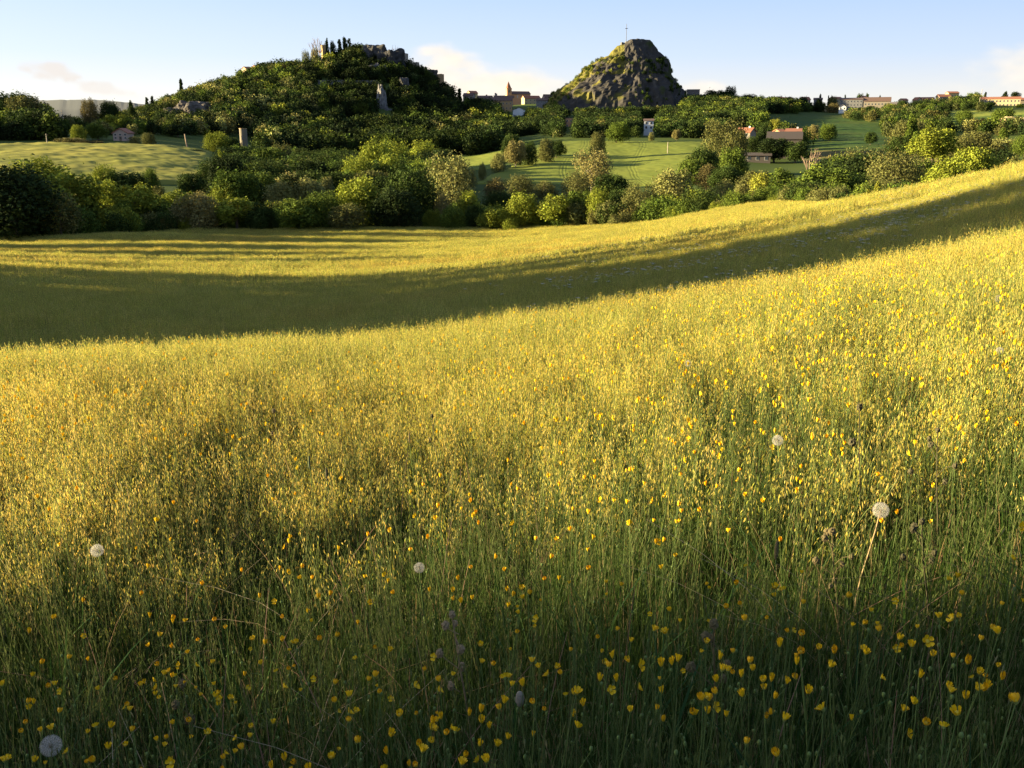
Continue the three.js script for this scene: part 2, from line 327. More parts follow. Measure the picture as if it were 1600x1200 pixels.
// what grows where: greener, redder and paler patches of the sward
function swardTint(x, z, D) {
  const a = fbm(x * 0.22, z * 0.3, 11, 3), b = fbm(x * 0.045, z * 0.09, 17, 3), r = rr(0.82, 1.15);
  let c = [1.0 + 0.09 * a + 0.06 * b, 1 + 0.05 * a + 0.02 * b, 0.97];
  c = [c[0] * 1.02, c[1], c[2] * 1.22];
  { const red = smooth(fbm(x * 0.05 + 7, z * 0.08, 23, 3), 0.18, 0.45); c = [c[0] * (1 + 0.02 * red), c[1] * (1 - 0.05 * red), c[2] * (1 - 0.05 * red)]; }
  return c.map((v) => v * r);
}
{
  const nearG = [], closeG = [], midG = [], farG = [];
  for (let i = 0; i < 7; i++) nearG.push(tuft(100 + i, { blades: 46, stalks: 4, radius: 0.13, h: 0.38, k: 0.75, spikes: 6, detail: true, green: true }));  // foreground tufts take the darkened blades, so some shade is painted in
  for (let i = 0; i < 6; i++) closeG.push(tuft(200 + i, { blades: 34, stalks: 26, radius: 0.17, h: 0.46, k: 0.95, spikes: 12, detail: true, pale: true }));
  for (let i = 0; i < 6; i++) midG.push(tuft(300 + i, { blades: 22, stalks: 40, radius: 0.34, h: 0.52, k: 1.75, spikes: 10, detail: false, pale: true }));
  for (let i = 0; i < 6; i++) farG.push(tuft(400 + i, { blades: 22, stalks: 50, radius: 0.7, h: 0.55, k: 4.6, spikes: 7, detail: false, pale: true }));
  const broad = []; for (let i = 0; i < 5; i++) { seed(500 + i); const q = new Soup(); for (let k = 0; k < 9; k++) { const a = rr(0, 6.28), r = 0.05 * Math.sqrt(rnd()); ribbon(q, V(Math.cos(a) * r, -0.02, Math.sin(a) * r), a + rr(-0.6, 0.6), rr(0.2, 0.46), rr(0.15, 0.95), rr(0.006, 0.011), 6, vary(pick([[0.04, 0.09, 0.016], [0.055, 0.11, 0.024], [0.045, 0.10, 0.028]])), 0.06); } broad.push(q.build()); }
  const dead = []; for (let i = 0; i < 4; i++) { seed(520 + i); const q = new Soup(); for (let k = 0; k < 5; k++) { const a = rr(0, 6.28), r = 0.06 * rnd(); ribbon(q, V(Math.cos(a) * r, 0, Math.sin(a) * r), rr(0, 6.28), rr(0.25, 0.5), rr(0.1, 1.1), rr(0.0022, 0.004), 5, vary(pick([[0.34, 0.24, 0.12], [0.26, 0.16, 0.09], [0.42, 0.34, 0.18]])), 0.4); } dead.push(q.build()); }
  const zone = (D0, D1, n, degs, make) => { const out = []; for (let i = 0; i < n; i++) { const D = Math.sqrt(lerp(D0 * D0, D1 * D1, rnd())), az = THREE.MathUtils.degToRad(rr(-degs, degs)), x = Math.sin(az) * D, z = -Math.cos(az) * D; const q = make(x, z, D, az); if (q) out.push(q); } return out; };
  const put = (grow) => (x, z, D, az) => (D > edgeAt(pxOfAz(az)) + 2 ? null : { p: V(x, Hp(az, D) - 0.02, z), turn: rr(0, 6.28), s: rr(0.85, 1.15), sy: rr(0.8, 1.2) * grow, c: swardTint(x, z, D), tx: gauss() * 0.06, tz: gauss() * 0.06 });
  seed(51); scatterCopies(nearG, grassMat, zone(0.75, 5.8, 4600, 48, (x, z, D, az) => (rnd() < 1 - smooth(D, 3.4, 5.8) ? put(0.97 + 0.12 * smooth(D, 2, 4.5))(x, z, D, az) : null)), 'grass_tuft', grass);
  seed(55); scatterCopies(broad, grassMat, zone(0.9, 5.5, 420, 44, put(1.0)), 'leaf_tuft', grass);
  seed(56); scatterCopies(dead, grassMat, zone(1.0, 11, 900, 42, put(1.05)), 'dry_stems', grass);
  seed(52); scatterCopies(closeG, grassMat, zone(2.6, 14, 8800, 40, (x, z, D, az) => (rnd() < smooth(D, 2.4, 5.4) ? put(0.84 + 0.16 * smooth(D, 2.6, 5.5))(x, z, D, az) : null)), 'grass_tuft', grass);
  seed(53); scatterCopies(midG, grassMat, zone(12.5, 42, 20000, 36, put(1.0)), 'grass_tuft', grass);
  seed(54); scatterCopies(farG, grassMat, zone(38, 135, 30000, 34, put(1.0)), 'grass_tuft', grass);
}

// ---------------------------------------------------------------- trees
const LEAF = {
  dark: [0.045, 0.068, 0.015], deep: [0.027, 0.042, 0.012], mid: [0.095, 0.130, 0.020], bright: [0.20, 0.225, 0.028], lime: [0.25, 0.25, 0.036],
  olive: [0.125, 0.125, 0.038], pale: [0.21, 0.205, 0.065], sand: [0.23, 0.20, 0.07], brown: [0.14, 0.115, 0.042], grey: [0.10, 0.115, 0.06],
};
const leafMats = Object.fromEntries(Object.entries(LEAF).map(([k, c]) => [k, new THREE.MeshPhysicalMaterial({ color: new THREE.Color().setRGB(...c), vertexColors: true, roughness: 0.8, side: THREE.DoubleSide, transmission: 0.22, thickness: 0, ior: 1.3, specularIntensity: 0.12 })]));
const leafWhite = new THREE.MeshPhysicalMaterial({ vertexColors: true, roughness: 0.8, side: THREE.DoubleSide, transmission: 0.22, thickness: 0, ior: 1.3, specularIntensity: 0.12 });
const bark = std(0.10, 0.075, 0.05), paleBark = std(0.32, 0.27, 0.2);
function limb(s, a, b, r0, r1, col, sides = 6) {
  const d = b.clone().sub(a).normalize(), u = Math.abs(d.y) > 0.9 ? V(1, 0, 0) : V(0, 1, 0), x = new THREE.Vector3().crossVectors(d, u).normalize(), y = new THREE.Vector3().crossVectors(d, x);
  const ring = (p, r) => Array.from({ length: sides }, (_, i) => p.clone().addScaledVector(x, r * Math.cos((i / sides) * 6.2832)).addScaledVector(y, r * Math.sin((i / sides) * 6.2832)));
  const A = ring(a, r0), B = ring(b, r1);
  for (let i = 0; i < sides; i++) { const j = (i + 1) % sides; s.quad(A[i], A[j], B[j], B[i], col); }
}
// A crown of leaf sprays at unit height: lobes inside an envelope, each covered with small bent leaf groups.
function crownGeo(sd, { lobes, leaves, size, low, wide, shape, ragged = 0.2, droop = 0 }) {
  seed(sd); const s = new Soup(), L = [], ends = [];
  for (let i = 0; i < lobes; i++) {
    const t = (i + 0.5) / lobes, y = lerp(low + 0.06, 0.93, t), prof = shape(clamp((y - low) / (1 - low), 0, 1)) * wide, a = i * 2.4 + rr(-0.5, 0.5), d = prof * Math.sqrt(rr(0.15, 0.8));
    const r = Math.max(0.06, prof * rr(0.34, 0.58));
    L.push({ c: V(Math.cos(a) * d, y, Math.sin(a) * d), r, g: rr(0.75, 1.22) }); ends.push(V(Math.cos(a) * d * 0.8, y - r * 0.3, Math.sin(a) * d * 0.8));
  }
  const tot = L.reduce((q, l) => q + l.r * l.r, 0);
  for (const l of L) {
    const n = Math.round((leaves * l.r * l.r) / tot);
    for (let i = 0; i < n; i++) {
      const z = rr(-0.75, 1), a = rr(0, 6.28), q = Math.sqrt(Math.max(0, 1 - z * z)), dir = V(q * Math.cos(a), z, q * Math.sin(a));
      const bump = 1 + ragged * (noise(l.c.x * 9 + dir.x * 3.1, dir.y * 3.1 + l.c.y * 9, dir.z * 3.1) * 1.6), rad = l.r * bump * (rnd() < 0.06 ? rr(1.0, 1.3) : lerp(0.62, 1.03, Math.sqrt(rnd())));
      dir.y *= 1.35; const p = l.c.clone().addScaledVector(dir, rad); if (rnd() < 0.2 && dir.y > 0.1) p.y += l.r * rr(0, 0.8) * (0.5 + noise(l.c.x * 20 + dir.x * 6, l.c.z * 20 + dir.z * 6, 3)); p.y -= droop * rnd() * l.r; if (p.y < 0.01) continue;
      const col = vary([l.g, l.g, l.g], 0.22), nn = dir.clone().normalize().add(V(rr(-1, 1), rr(-1, 1), rr(-1, 1)).multiplyScalar(0.95)).normalize(), ax = new THREE.Vector3().crossVectors(nn, V(rr(-1, 1), rr(-0.4, 0.4), rr(-1, 1))).normalize(), up = new THREE.Vector3().crossVectors(nn, ax);
      const sz = size * rr(0.55, 1.35), e = p.clone().addScaledVector(ax, sz), w = sz * rr(0.3, 0.5);
      const m = p.clone().addScaledVector(ax, sz * 0.5), k = new THREE.Vector3().crossVectors(ax, up).multiplyScalar(w * 0.35);
      const l1 = m.clone().addScaledVector(up, w).add(k), r1 = m.clone().addScaledVector(up, -w).add(k);
      s.tri(p, l1, e, col); s.tri(p, e, r1, col);
    }
  }
  return { geo: s.build(), ends };
}
function trunkGeo(sd, ends, low, th = 0.022) {
  seed(sd); const s = new Soup(), c = [1, 1, 1], bend = rr(-0.02, 0.02), mid = V(bend, low * 0.9 + 0.08, -bend), hi = V(-bend, 0.62, bend * 2);
  limb(s, V(0, -0.06, 0), mid, th * 1.25, th * 0.85, c, 7); limb(s, mid, hi, th * 0.85, th * 0.4, c, 6);
  for (const e of ends) { const b = mid.clone().lerp(hi, clamp((e.y - mid.y) * 0.9, 0, 0.9)); limb(s, b, e, th * 0.4, th * 0.12, c, 4); }
  return s.build();
}
const round = (t) => Math.sqrt(Math.max(0, 1 - (2 * t - 0.95) ** 2 * 0.95)), dome = (t) => Math.sqrt(Math.max(0.02, 1 - t ** 2.2)) * (0.72 + 0.28 * Math.min(1, t * 4)), spindle = (t) => Math.sin(Math.PI * Math.min(0.96, 0.12 + 0.86 * t)) ** 0.7, cone = (t) => 1.05 - t * 0.98, umbrella = (t) => (t < 0.25 ? 0.7 : 1) * Math.sqrt(Math.max(0.05, 1 - t ** 3));
const KINDS = {};
function kind(name, list, treeName, category) { KINDS[name] = { models: list.map((o, i) => { const c = crownGeo(1000 + i * 17 + name.length * 131 + name.charCodeAt(0), o); return { crown: c.geo, trunk: trunkGeo(i + 5, c.ends, o.low), wide: o.wide }; }), treeName, category }; }
kind('broad', [
  { lobes: 17, leaves: 7980, size: 0.0432, low: 0.14, wide: 0.40, shape: round, ragged: 0.46 }, { lobes: 20, leaves: 8740, size: 0.0397, low: 0.08, wide: 0.42, shape: dome, ragged: 0.46 }, { lobes: 15, leaves: 7410, size: 0.0449, low: 0.18, wide: 0.36, shape: round, ragged: 0.46 }, { lobes: 22, leaves: 8740, size: 0.0389, low: 0.06, wide: 0.46, shape: dome, ragged: 0.46 },
], 'broadleaf_tree', 'tree');
kind('airy', [
  { lobes: 24, leaves: 4370, size: 0.0389, low: 0.12, wide: 0.34, shape: spindle, ragged: 0.5 }, { lobes: 22, leaves: 3990, size: 0.0389, low: 0.16, wide: 0.38, shape: round, ragged: 0.5 }, { lobes: 26, leaves: 4750, size: 0.0362, low: 0.08, wide: 0.36, shape: dome, ragged: 0.6 },
], 'airy_tree', 'tree');
kind('willow', [
  { lobes: 18, leaves: 8360, size: 0.0362, low: 0.10, wide: 0.45, shape: dome, ragged: 0.2, droop: 0.5 }, { lobes: 22, leaves: 8360, size: 0.0346, low: 0.06, wide: 0.48, shape: round, ragged: 0.25, droop: 0.5 },
], 'willow_tree', 'tree');
kind('poplar', [
  { lobes: 16, leaves: 4940, size: 0.0389, low: 0.05, wide: 0.20, shape: spindle, ragged: 0.3 }, { lobes: 18, leaves: 4940, size: 0.0362, low: 0.04, wide: 0.17, shape: spindle, ragged: 0.35 },
], 'poplar_tree', 'tree');
kind('cypress', [
  { lobes: 14, leaves: 2850, size: 0.0432, low: 0.02, wide: 0.13, shape: cone, ragged: 0.15 }, { lobes: 14, leaves: 2850, size: 0.0432, low: 0.02, wide: 0.16, shape: spindle, ragged: 0.2 },
], 'cypress_tree', 'tree');
kind('pine', [{ lobes: 14, leaves: 2850, size: 0.0475, low: 0.30, wide: 0.30, shape: umbrella, ragged: 0.4 }, { lobes: 13, leaves: 2470, size: 0.0475, low: 0.22, wide: 0.26, shape: cone, ragged: 0.5 }], 'pine_tree', 'tree');
kind('slender', [
  { lobes: 13, leaves: 3600, size: 0.040, low: 0.26, wide: 0.25, shape: spindle, ragged: 0.55 }, { lobes: 12, leaves: 3400, size: 0.040, low: 0.22, wide: 0.28, shape: round, ragged: 0.6 }, { lobes: 14, leaves: 3600, size: 0.038, low: 0.18, wide: 0.24, shape: dome, ragged: 0.6 },
], 'slender_tree', 'tree');
kind('bush', [
  { lobes: 13, leaves: 4560, size: 0.0648, low: 0.0, wide: 0.62, shape: dome, ragged: 0.3 }, { lobes: 15, leaves: 4560, size: 0.0605, low: 0.0, wide: 0.75, shape: dome, ragged: 0.35 }, { lobes: 12, leaves: 4180, size: 0.0691, low: 0.0, wide: 0.52, shape: round, ragged: 0.4 },
], 'bush', 'bush');
// a tree standing on the land: top pixel row gives its height, width in pixels its spread
let treeCount = 0;
function tree(k, px, topPy, D, wpx, leaf, label, group) {
  const K = KINDS[k], m = K.models[treeCount++ % K.models.length], g = ground(px, D), h = Math.max(1.2, at(px, topPy, D).y - g.y), w = (wpx * 0.82 * D) / F;
  return treeAt(k, m, g, h, w / (2 * m.wide), leaf, label, group);
}
function treeAt(k, m, g, h, sx, leaf, label, group) {
  const K = KINDS[k], t = thing(K.treeName, label, K.category, group, [g.x, g.y, g.z], (treeCount * 2.39) % 6.28);
  t.scale.set(sx, h, sx);
  part('trunk', m.trunk, leaf === 'sand' ? paleBark : bark, t); part('crown', m.crown, leafMats[leaf], t);
  return t;
}
// trees left of the frame whose long shadows cross the meadow
const HEDGE = 'trees along the field edge left of the view';
[[-44, -16.3, 16.5, 8.5], [-46, -20.5, 19, 9], [-43, -25.5, 17, 8], [-47, -30.5, 18, 8], [-52, -36, 16, 5], [-58, -41, 13, 5], [-60, -46.5, 11, 4],
 [-42, 0.15, 19, 6.2], [-44, 3.1, 20, 8], [-46, 7.2, 20, 10], [-41, 13, 17, 8], [-43, 19, 16, 9], [-42, 27, 15, 9], [-53, 2.4, 22, 8], [-54, 10, 19, 10], [-52, 16, 18, 10], [-48, -39.5, 17, 3.2], [-50, -44, 15.5, 3],
 [-64, -61, 12, 5], [-62, -53, 9, 4], [-72, -75, 12, 6], [-70, -84, 10, 6], [-78, -96, 12, 8], [-82, -108, 13, 9]].map(([x, z, h, w]) => [x, z + x * Math.tan(SUN_LEFT), h, w]).forEach(([x, z, h, w], i) => {
  const kd = i === 5 || i === 6 ? 'airy' : 'broad', m = KINDS[kd].models[i % 3];
  treeAt(kd, m, V(x, H(x, z) - 0.2, z), h, w / (2 * m.wide), i % 3 ? 'mid' : 'dark', 'leafy tree in the hedge row outside the left edge of the view', HEDGE);
  treeCount++;
});
const W1 = 'trees of the wood behind the meadow';
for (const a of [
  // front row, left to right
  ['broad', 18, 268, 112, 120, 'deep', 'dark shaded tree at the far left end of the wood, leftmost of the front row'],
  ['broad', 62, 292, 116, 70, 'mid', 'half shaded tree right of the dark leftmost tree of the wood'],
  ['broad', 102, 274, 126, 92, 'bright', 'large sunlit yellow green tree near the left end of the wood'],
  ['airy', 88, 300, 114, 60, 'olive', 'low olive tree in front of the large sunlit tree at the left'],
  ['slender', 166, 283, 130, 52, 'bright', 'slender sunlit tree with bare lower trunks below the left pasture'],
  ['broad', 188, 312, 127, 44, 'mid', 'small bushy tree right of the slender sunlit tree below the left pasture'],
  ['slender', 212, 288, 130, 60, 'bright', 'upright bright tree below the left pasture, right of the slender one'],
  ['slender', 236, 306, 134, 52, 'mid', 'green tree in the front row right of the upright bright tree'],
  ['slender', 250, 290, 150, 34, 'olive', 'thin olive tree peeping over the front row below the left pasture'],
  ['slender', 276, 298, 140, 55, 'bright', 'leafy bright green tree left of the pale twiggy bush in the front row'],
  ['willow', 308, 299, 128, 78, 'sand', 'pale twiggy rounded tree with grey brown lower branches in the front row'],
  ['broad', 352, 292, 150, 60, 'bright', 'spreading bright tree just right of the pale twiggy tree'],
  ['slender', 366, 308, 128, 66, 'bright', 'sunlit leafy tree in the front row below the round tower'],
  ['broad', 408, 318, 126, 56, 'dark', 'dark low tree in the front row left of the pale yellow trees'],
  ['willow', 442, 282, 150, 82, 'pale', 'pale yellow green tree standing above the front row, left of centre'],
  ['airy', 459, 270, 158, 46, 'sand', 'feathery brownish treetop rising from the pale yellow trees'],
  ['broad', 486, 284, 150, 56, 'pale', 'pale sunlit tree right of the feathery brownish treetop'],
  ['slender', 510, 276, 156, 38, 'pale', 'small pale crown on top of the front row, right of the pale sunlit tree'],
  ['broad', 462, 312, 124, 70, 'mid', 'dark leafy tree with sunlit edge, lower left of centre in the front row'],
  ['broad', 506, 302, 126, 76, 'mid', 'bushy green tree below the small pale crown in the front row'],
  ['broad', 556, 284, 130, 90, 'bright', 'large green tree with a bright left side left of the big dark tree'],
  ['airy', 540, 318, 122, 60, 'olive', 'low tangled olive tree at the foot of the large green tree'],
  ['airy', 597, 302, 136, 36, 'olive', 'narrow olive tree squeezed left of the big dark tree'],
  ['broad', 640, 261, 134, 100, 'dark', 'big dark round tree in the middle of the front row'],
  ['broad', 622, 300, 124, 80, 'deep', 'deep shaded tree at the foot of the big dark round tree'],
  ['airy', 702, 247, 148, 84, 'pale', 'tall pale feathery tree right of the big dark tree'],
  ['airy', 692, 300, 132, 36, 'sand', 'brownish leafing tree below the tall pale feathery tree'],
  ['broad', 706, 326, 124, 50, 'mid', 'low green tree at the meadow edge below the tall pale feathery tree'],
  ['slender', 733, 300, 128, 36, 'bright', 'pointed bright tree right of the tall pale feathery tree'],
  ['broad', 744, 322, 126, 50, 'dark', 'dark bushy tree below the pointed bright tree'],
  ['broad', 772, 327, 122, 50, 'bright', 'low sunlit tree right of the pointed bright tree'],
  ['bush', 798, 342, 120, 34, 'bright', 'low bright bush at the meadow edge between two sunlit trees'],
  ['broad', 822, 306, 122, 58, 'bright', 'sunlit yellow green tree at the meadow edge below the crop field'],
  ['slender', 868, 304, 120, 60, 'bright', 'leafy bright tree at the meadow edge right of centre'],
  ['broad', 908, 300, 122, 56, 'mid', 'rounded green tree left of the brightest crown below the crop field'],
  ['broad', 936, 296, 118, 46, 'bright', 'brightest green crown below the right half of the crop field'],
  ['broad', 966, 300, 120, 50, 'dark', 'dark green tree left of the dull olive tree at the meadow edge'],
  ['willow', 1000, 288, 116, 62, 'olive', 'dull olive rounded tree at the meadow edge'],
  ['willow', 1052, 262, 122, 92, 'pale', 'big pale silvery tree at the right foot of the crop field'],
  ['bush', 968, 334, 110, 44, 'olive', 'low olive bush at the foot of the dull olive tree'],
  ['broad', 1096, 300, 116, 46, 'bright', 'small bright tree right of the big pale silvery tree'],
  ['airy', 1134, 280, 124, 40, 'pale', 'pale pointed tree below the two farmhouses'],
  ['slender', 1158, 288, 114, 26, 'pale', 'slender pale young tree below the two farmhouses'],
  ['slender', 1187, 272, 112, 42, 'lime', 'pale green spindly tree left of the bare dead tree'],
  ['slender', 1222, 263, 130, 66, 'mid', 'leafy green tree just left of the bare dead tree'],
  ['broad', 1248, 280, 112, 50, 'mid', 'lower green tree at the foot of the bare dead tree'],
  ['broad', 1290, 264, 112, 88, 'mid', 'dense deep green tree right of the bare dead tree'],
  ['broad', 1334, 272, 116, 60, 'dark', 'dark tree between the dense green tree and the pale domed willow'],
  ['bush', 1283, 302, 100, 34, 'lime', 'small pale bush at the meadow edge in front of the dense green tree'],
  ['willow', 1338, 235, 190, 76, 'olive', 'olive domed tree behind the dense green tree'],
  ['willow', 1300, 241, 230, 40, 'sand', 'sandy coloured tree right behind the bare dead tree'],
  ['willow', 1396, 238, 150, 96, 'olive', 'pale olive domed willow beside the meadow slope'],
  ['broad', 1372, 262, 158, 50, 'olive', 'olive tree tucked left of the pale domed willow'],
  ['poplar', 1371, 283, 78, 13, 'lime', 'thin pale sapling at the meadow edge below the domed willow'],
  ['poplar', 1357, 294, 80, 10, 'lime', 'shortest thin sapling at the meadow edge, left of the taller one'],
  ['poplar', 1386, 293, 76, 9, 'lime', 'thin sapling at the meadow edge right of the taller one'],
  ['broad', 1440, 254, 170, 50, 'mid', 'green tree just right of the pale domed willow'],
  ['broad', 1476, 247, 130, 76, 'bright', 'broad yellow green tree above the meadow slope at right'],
  ['broad', 1520, 232, 160, 56, 'bright', 'rounded green tree left of the dark hedge at the right edge'],
  ['broad', 1556, 236, 170, 60, 'deep', 'dark hedge tree near the right edge above the meadow'],
  ['bush', 1590, 240, 110, 50, 'olive', 'olive bush at the right edge of the photo above the meadow'],
  // second layer
  ['broad', 70, 250, 190, 120, 'bright', 'wide sunlit tree behind the front row at the left end of the wood'],
  ['broad', 15, 262, 175, 70, 'lime', 'yellow green crown at the left edge above the dark leftmost tree'],
  ['broad', 165, 259, 230, 44, 'bright', 'sunlit crown standing in front of the left pasture'],
  ['broad', 205, 272, 230, 70, 'dark', 'dark low crown in front of the left pasture'],
  ['broad', 236, 264, 250, 34, 'mid', 'small crown in front of the left pasture, right of the dark low one'],
  ['broad', 302, 272, 230, 44, 'dark', 'dark crown at the right end of the left pasture'],
  ['broad', 340, 248, 270, 60, 'dark', 'dark leafy tree at the right border of the left pasture'],
  ['poplar', 351, 234, 300, 18, 'bright', 'little pointed tree on the right border of the left pasture'],
  ['broad', 384, 240, 290, 80, 'dark', 'spreading tree in the second row below the round tower'],
  ['broad', 420, 232, 310, 60, 'mid', 'green crown in the second row right of the round tower'],
  ['broad', 412, 258, 240, 60, 'mid', 'green tree in the second row above the pale yellow trees'],
  ['broad', 447, 230, 330, 40, 'olive', 'olive crown behind the second row right of the round tower'],
  ['broad', 470, 238, 320, 60, 'dark', 'dark green crown behind the pale yellow trees, right of the sandy one'],
  ['broad', 500, 244, 300, 60, 'dark', 'dark crown behind the pale yellow trees, left of the sunlit cluster'],
  ['broad', 562, 246, 200, 60, 'bright', 'lower left crown of the sunlit cluster left of centre'],
  ['broad', 590, 228, 240, 74, 'bright', 'highest crown of the sunlit cluster left of centre'],
  ['broad', 612, 244, 220, 66, 'bright', 'right crown of the sunlit cluster left of centre'],
  ['broad', 576, 268, 180, 60, 'olive', 'olive crown below the sunlit cluster, above the large green tree'],
  ['broad', 622, 224, 300, 50, 'bright', 'rounded crown behind the sunlit cluster'],
  ['airy', 628, 250, 240, 28, 'brown', 'small brown leafing tree above the big dark tree'],
  ['broad', 660, 222, 330, 70, 'bright', 'wide crown behind the big dark tree, in front of the dark hill'],
  ['broad', 690, 236, 310, 70, 'deep', 'deep shaded crown left of the shaded field'],
  ['airy', 735, 262, 290, 26, 'pale', 'small pale round tree left of the crop field, nearer one'],
  ['airy', 775, 278, 210, 40, 'brown', 'brownish airy tree in the hollow below the crop field'],
  ['airy', 812, 276, 205, 56, 'olive', 'dull airy tree in the hollow right of the brownish one'],
  ['airy', 852, 282, 200, 50, 'olive', 'dull airy tree in the hollow below the middle of the crop field'],
  ['broad', 780, 300, 165, 56, 'dark', 'dark tree in the hollow behind the low sunlit tree'],
  ['airy', 924, 238, 250, 66, 'sand', 'tall straw coloured airy tree standing in front of the crop field'],
  ['airy', 902, 268, 200, 60, 'olive', 'olive airy tree at the foot of the tall straw coloured one'],
  ['broad', 958, 274, 190, 60, 'dark', 'dark tree in the second row right of the tall straw coloured tree'],
  ['willow', 1128, 190, 330, 74, 'olive', 'tallest olive tree left of the two storey farmhouse'],
  ['broad', 1098, 236, 300, 60, 'dark', 'dark tree at the right end of the crop field'],
  ['broad', 1140, 232, 290, 54, 'mid', 'green rounded tree below the two storey farmhouse'],
  ['broad', 1078, 250, 270, 50, 'mid', 'tree at the lower right corner of the crop field'],
  ['airy', 1103, 256, 250, 40, 'brown', 'brownish tree in the second row below the tallest olive tree'],
  ['broad', 1130, 262, 230, 56, 'dark', 'dark tree in the second row below the green rounded tree'],
  ['broad', 1180, 268, 200, 60, 'olive', 'olive tree in the second row below the low shed'],
  ['broad', 1206, 217, 400, 56, 'deep', 'dark shaded tree in front of the left half of the barn'],
  ['broad', 1170, 214, 440, 30, 'dark', 'dark tree between the farmhouse and the barn'],
  ['broad', 1150, 206, 430, 30, 'olive', 'olive tree covering the left wall of the farmhouse'],
  ['broad', 1188, 198, 436, 30, 'deep', 'dark tree in the yard between farmhouse and barn, taller than its neighbours'],
  ['broad', 1238, 222, 395, 44, 'dark', 'dark shaded tree in front of the right half of the barn'],
  ['broad', 1408, 190, 440, 60, 'olive', 'tall olive tree in the middle of the right valley'],
  ['poplar', 1414, 178, 430, 22, 'mid', 'pointed dark poplar beside the tall olive tree at right'],
  ['broad', 1400, 214, 420, 44, 'dark', 'dark crown at the foot of the tall olive tree at right'],
  ['broad', 1452, 202, 380, 66, 'bright', 'big bright green tree right of the tall olive tree'],
  ['broad', 1490, 212, 400, 56, 'olive', 'olive tree right of the big bright green tree'],
  ['broad', 1520, 208, 420, 56, 'olive', 'second olive tree right of the big bright green tree'],
  ['poplar', 1555, 199, 500, 13, 'mid', 'narrow pointed poplar in the fields at far right'],
  ['bush', 1560, 218, 400, 46, 'pale', 'pale rounded bush below the narrow pointed poplar'],
  ['broad', 1592, 212, 380, 44, 'mid', 'green tree at the right edge below the banded field'],
]) tree(...a, W1);
const W2 = 'trees standing in the fields of the valley';
for (const a of [
  ['broad', 753, 257, 330, 13, 'pale', 'tiny round tree at the left corner of the crop field'],
  ['broad', 780, 240, 370, 28, 'pale', 'pale tree at the lower end of the tree clump left of the crop field'],
  ['broad', 806, 221, 385, 36, 'sand', 'golden lit tree in the middle of the clump left of the crop field'],
  ['broad', 826, 222, 390, 32, 'dark', 'dark tree in the clump left of the crop field'],
  ['broad', 802, 212, 430, 34, 'dark', 'dark tree behind the golden lit tree of the clump'],
  ['broad', 852, 218, 400, 32, 'olive', 'rounded olive tree at the upper end of the clump left of the crop field'],
  ['broad', 868, 220, 420, 30, 'dark', 'dark low tree at the upper end of the clump, next to the olive one'],
  ['broad', 932, 208, 420, 30, 'olive', 'tall headed tree standing in the upper part of the crop field'],
  ['broad', 961, 193, 500, 38, 'mid', 'rounded tree on the upper edge of the crop field'],
  ['broad', 1015, 207, 520, 12, 'pale', 'tiny tree below the small white house on the upper field edge'],
  ['broad', 1053, 203, 520, 13, 'sand', 'tiny sandy lollipop shaped tree on the upper field edge'],
  ['broad', 750, 190, 640, 28, 'lime', 'bright lime crown alone in the shaded hillside wood'],
  ['broad', 1288, 196, 540, 27, 'mid', 'round green tree right of the barn with the long roof'],
  ['broad', 1262, 196, 560, 26, 'sand', 'sandy shrub like tree between the barn and the round green tree'],
  ['broad', 1352, 207, 500, 18, 'dark', 'small dark round tree alone in the upper field'],
  ['broad', 1492, 173, 760, 28, 'mid', 'round green tree in the banded field at right'],
  ['broad', 1548, 171, 760, 32, 'mid', 'bushy tree in front of the sandy bank at right'],
  ['broad', 1522, 185, 760, 14, 'brown', 'small brown tree in the banded field at right'],
  ['broad', 1203, 187, 560, 20, 'lime', 'lime green crown behind the two farm buildings'],
  ['broad', 1192, 190, 560, 18, 'dark', 'dark crown beside the lime green one behind the farm'],
  ['broad', 163, 195, 520, 34, 'mid', 'tree left of the red roofed cottage on the left hillside'],
  ['broad', 132, 196, 500, 26, 'bright', 'sunlit small tree at the left end of the cottage hedge'],
  ['broad', 196, 180, 600, 44, 'bright', 'sunlit tree right behind the red roofed cottage'],
  ['broad', 240, 208, 480, 24, 'olive', 'small tree on the grass right of the red roofed cottage'],
  ['bush', 218, 214, 490, 22, 'olive', 'bush on the grass just right of the red roofed cottage'],
  ['bush', 118, 216, 490, 40, 'sand', 'sandy hedge bush left of the red roofed cottage'],
  ['bush', 150, 220, 485, 50, 'brown', 'brownish hedge in front of the red roofed cottage'],
  ['broad', 345, 207, 480, 44, 'bright', 'rounded sunlit tree left of the round tower'],
  ['broad', 366, 216, 490, 40, 'dark', 'dark tree at the foot of the round tower'],
  ['bush', 305, 234, 440, 50, 'dark', 'dark hedge at the upper right of the left pasture'],
  ['broad', 286, 195, 560, 34, 'deep', 'dark tree with a pale leaning trunk above the left pasture'],
]) tree(...a, W2);
const W3 = 'trees on the skyline';
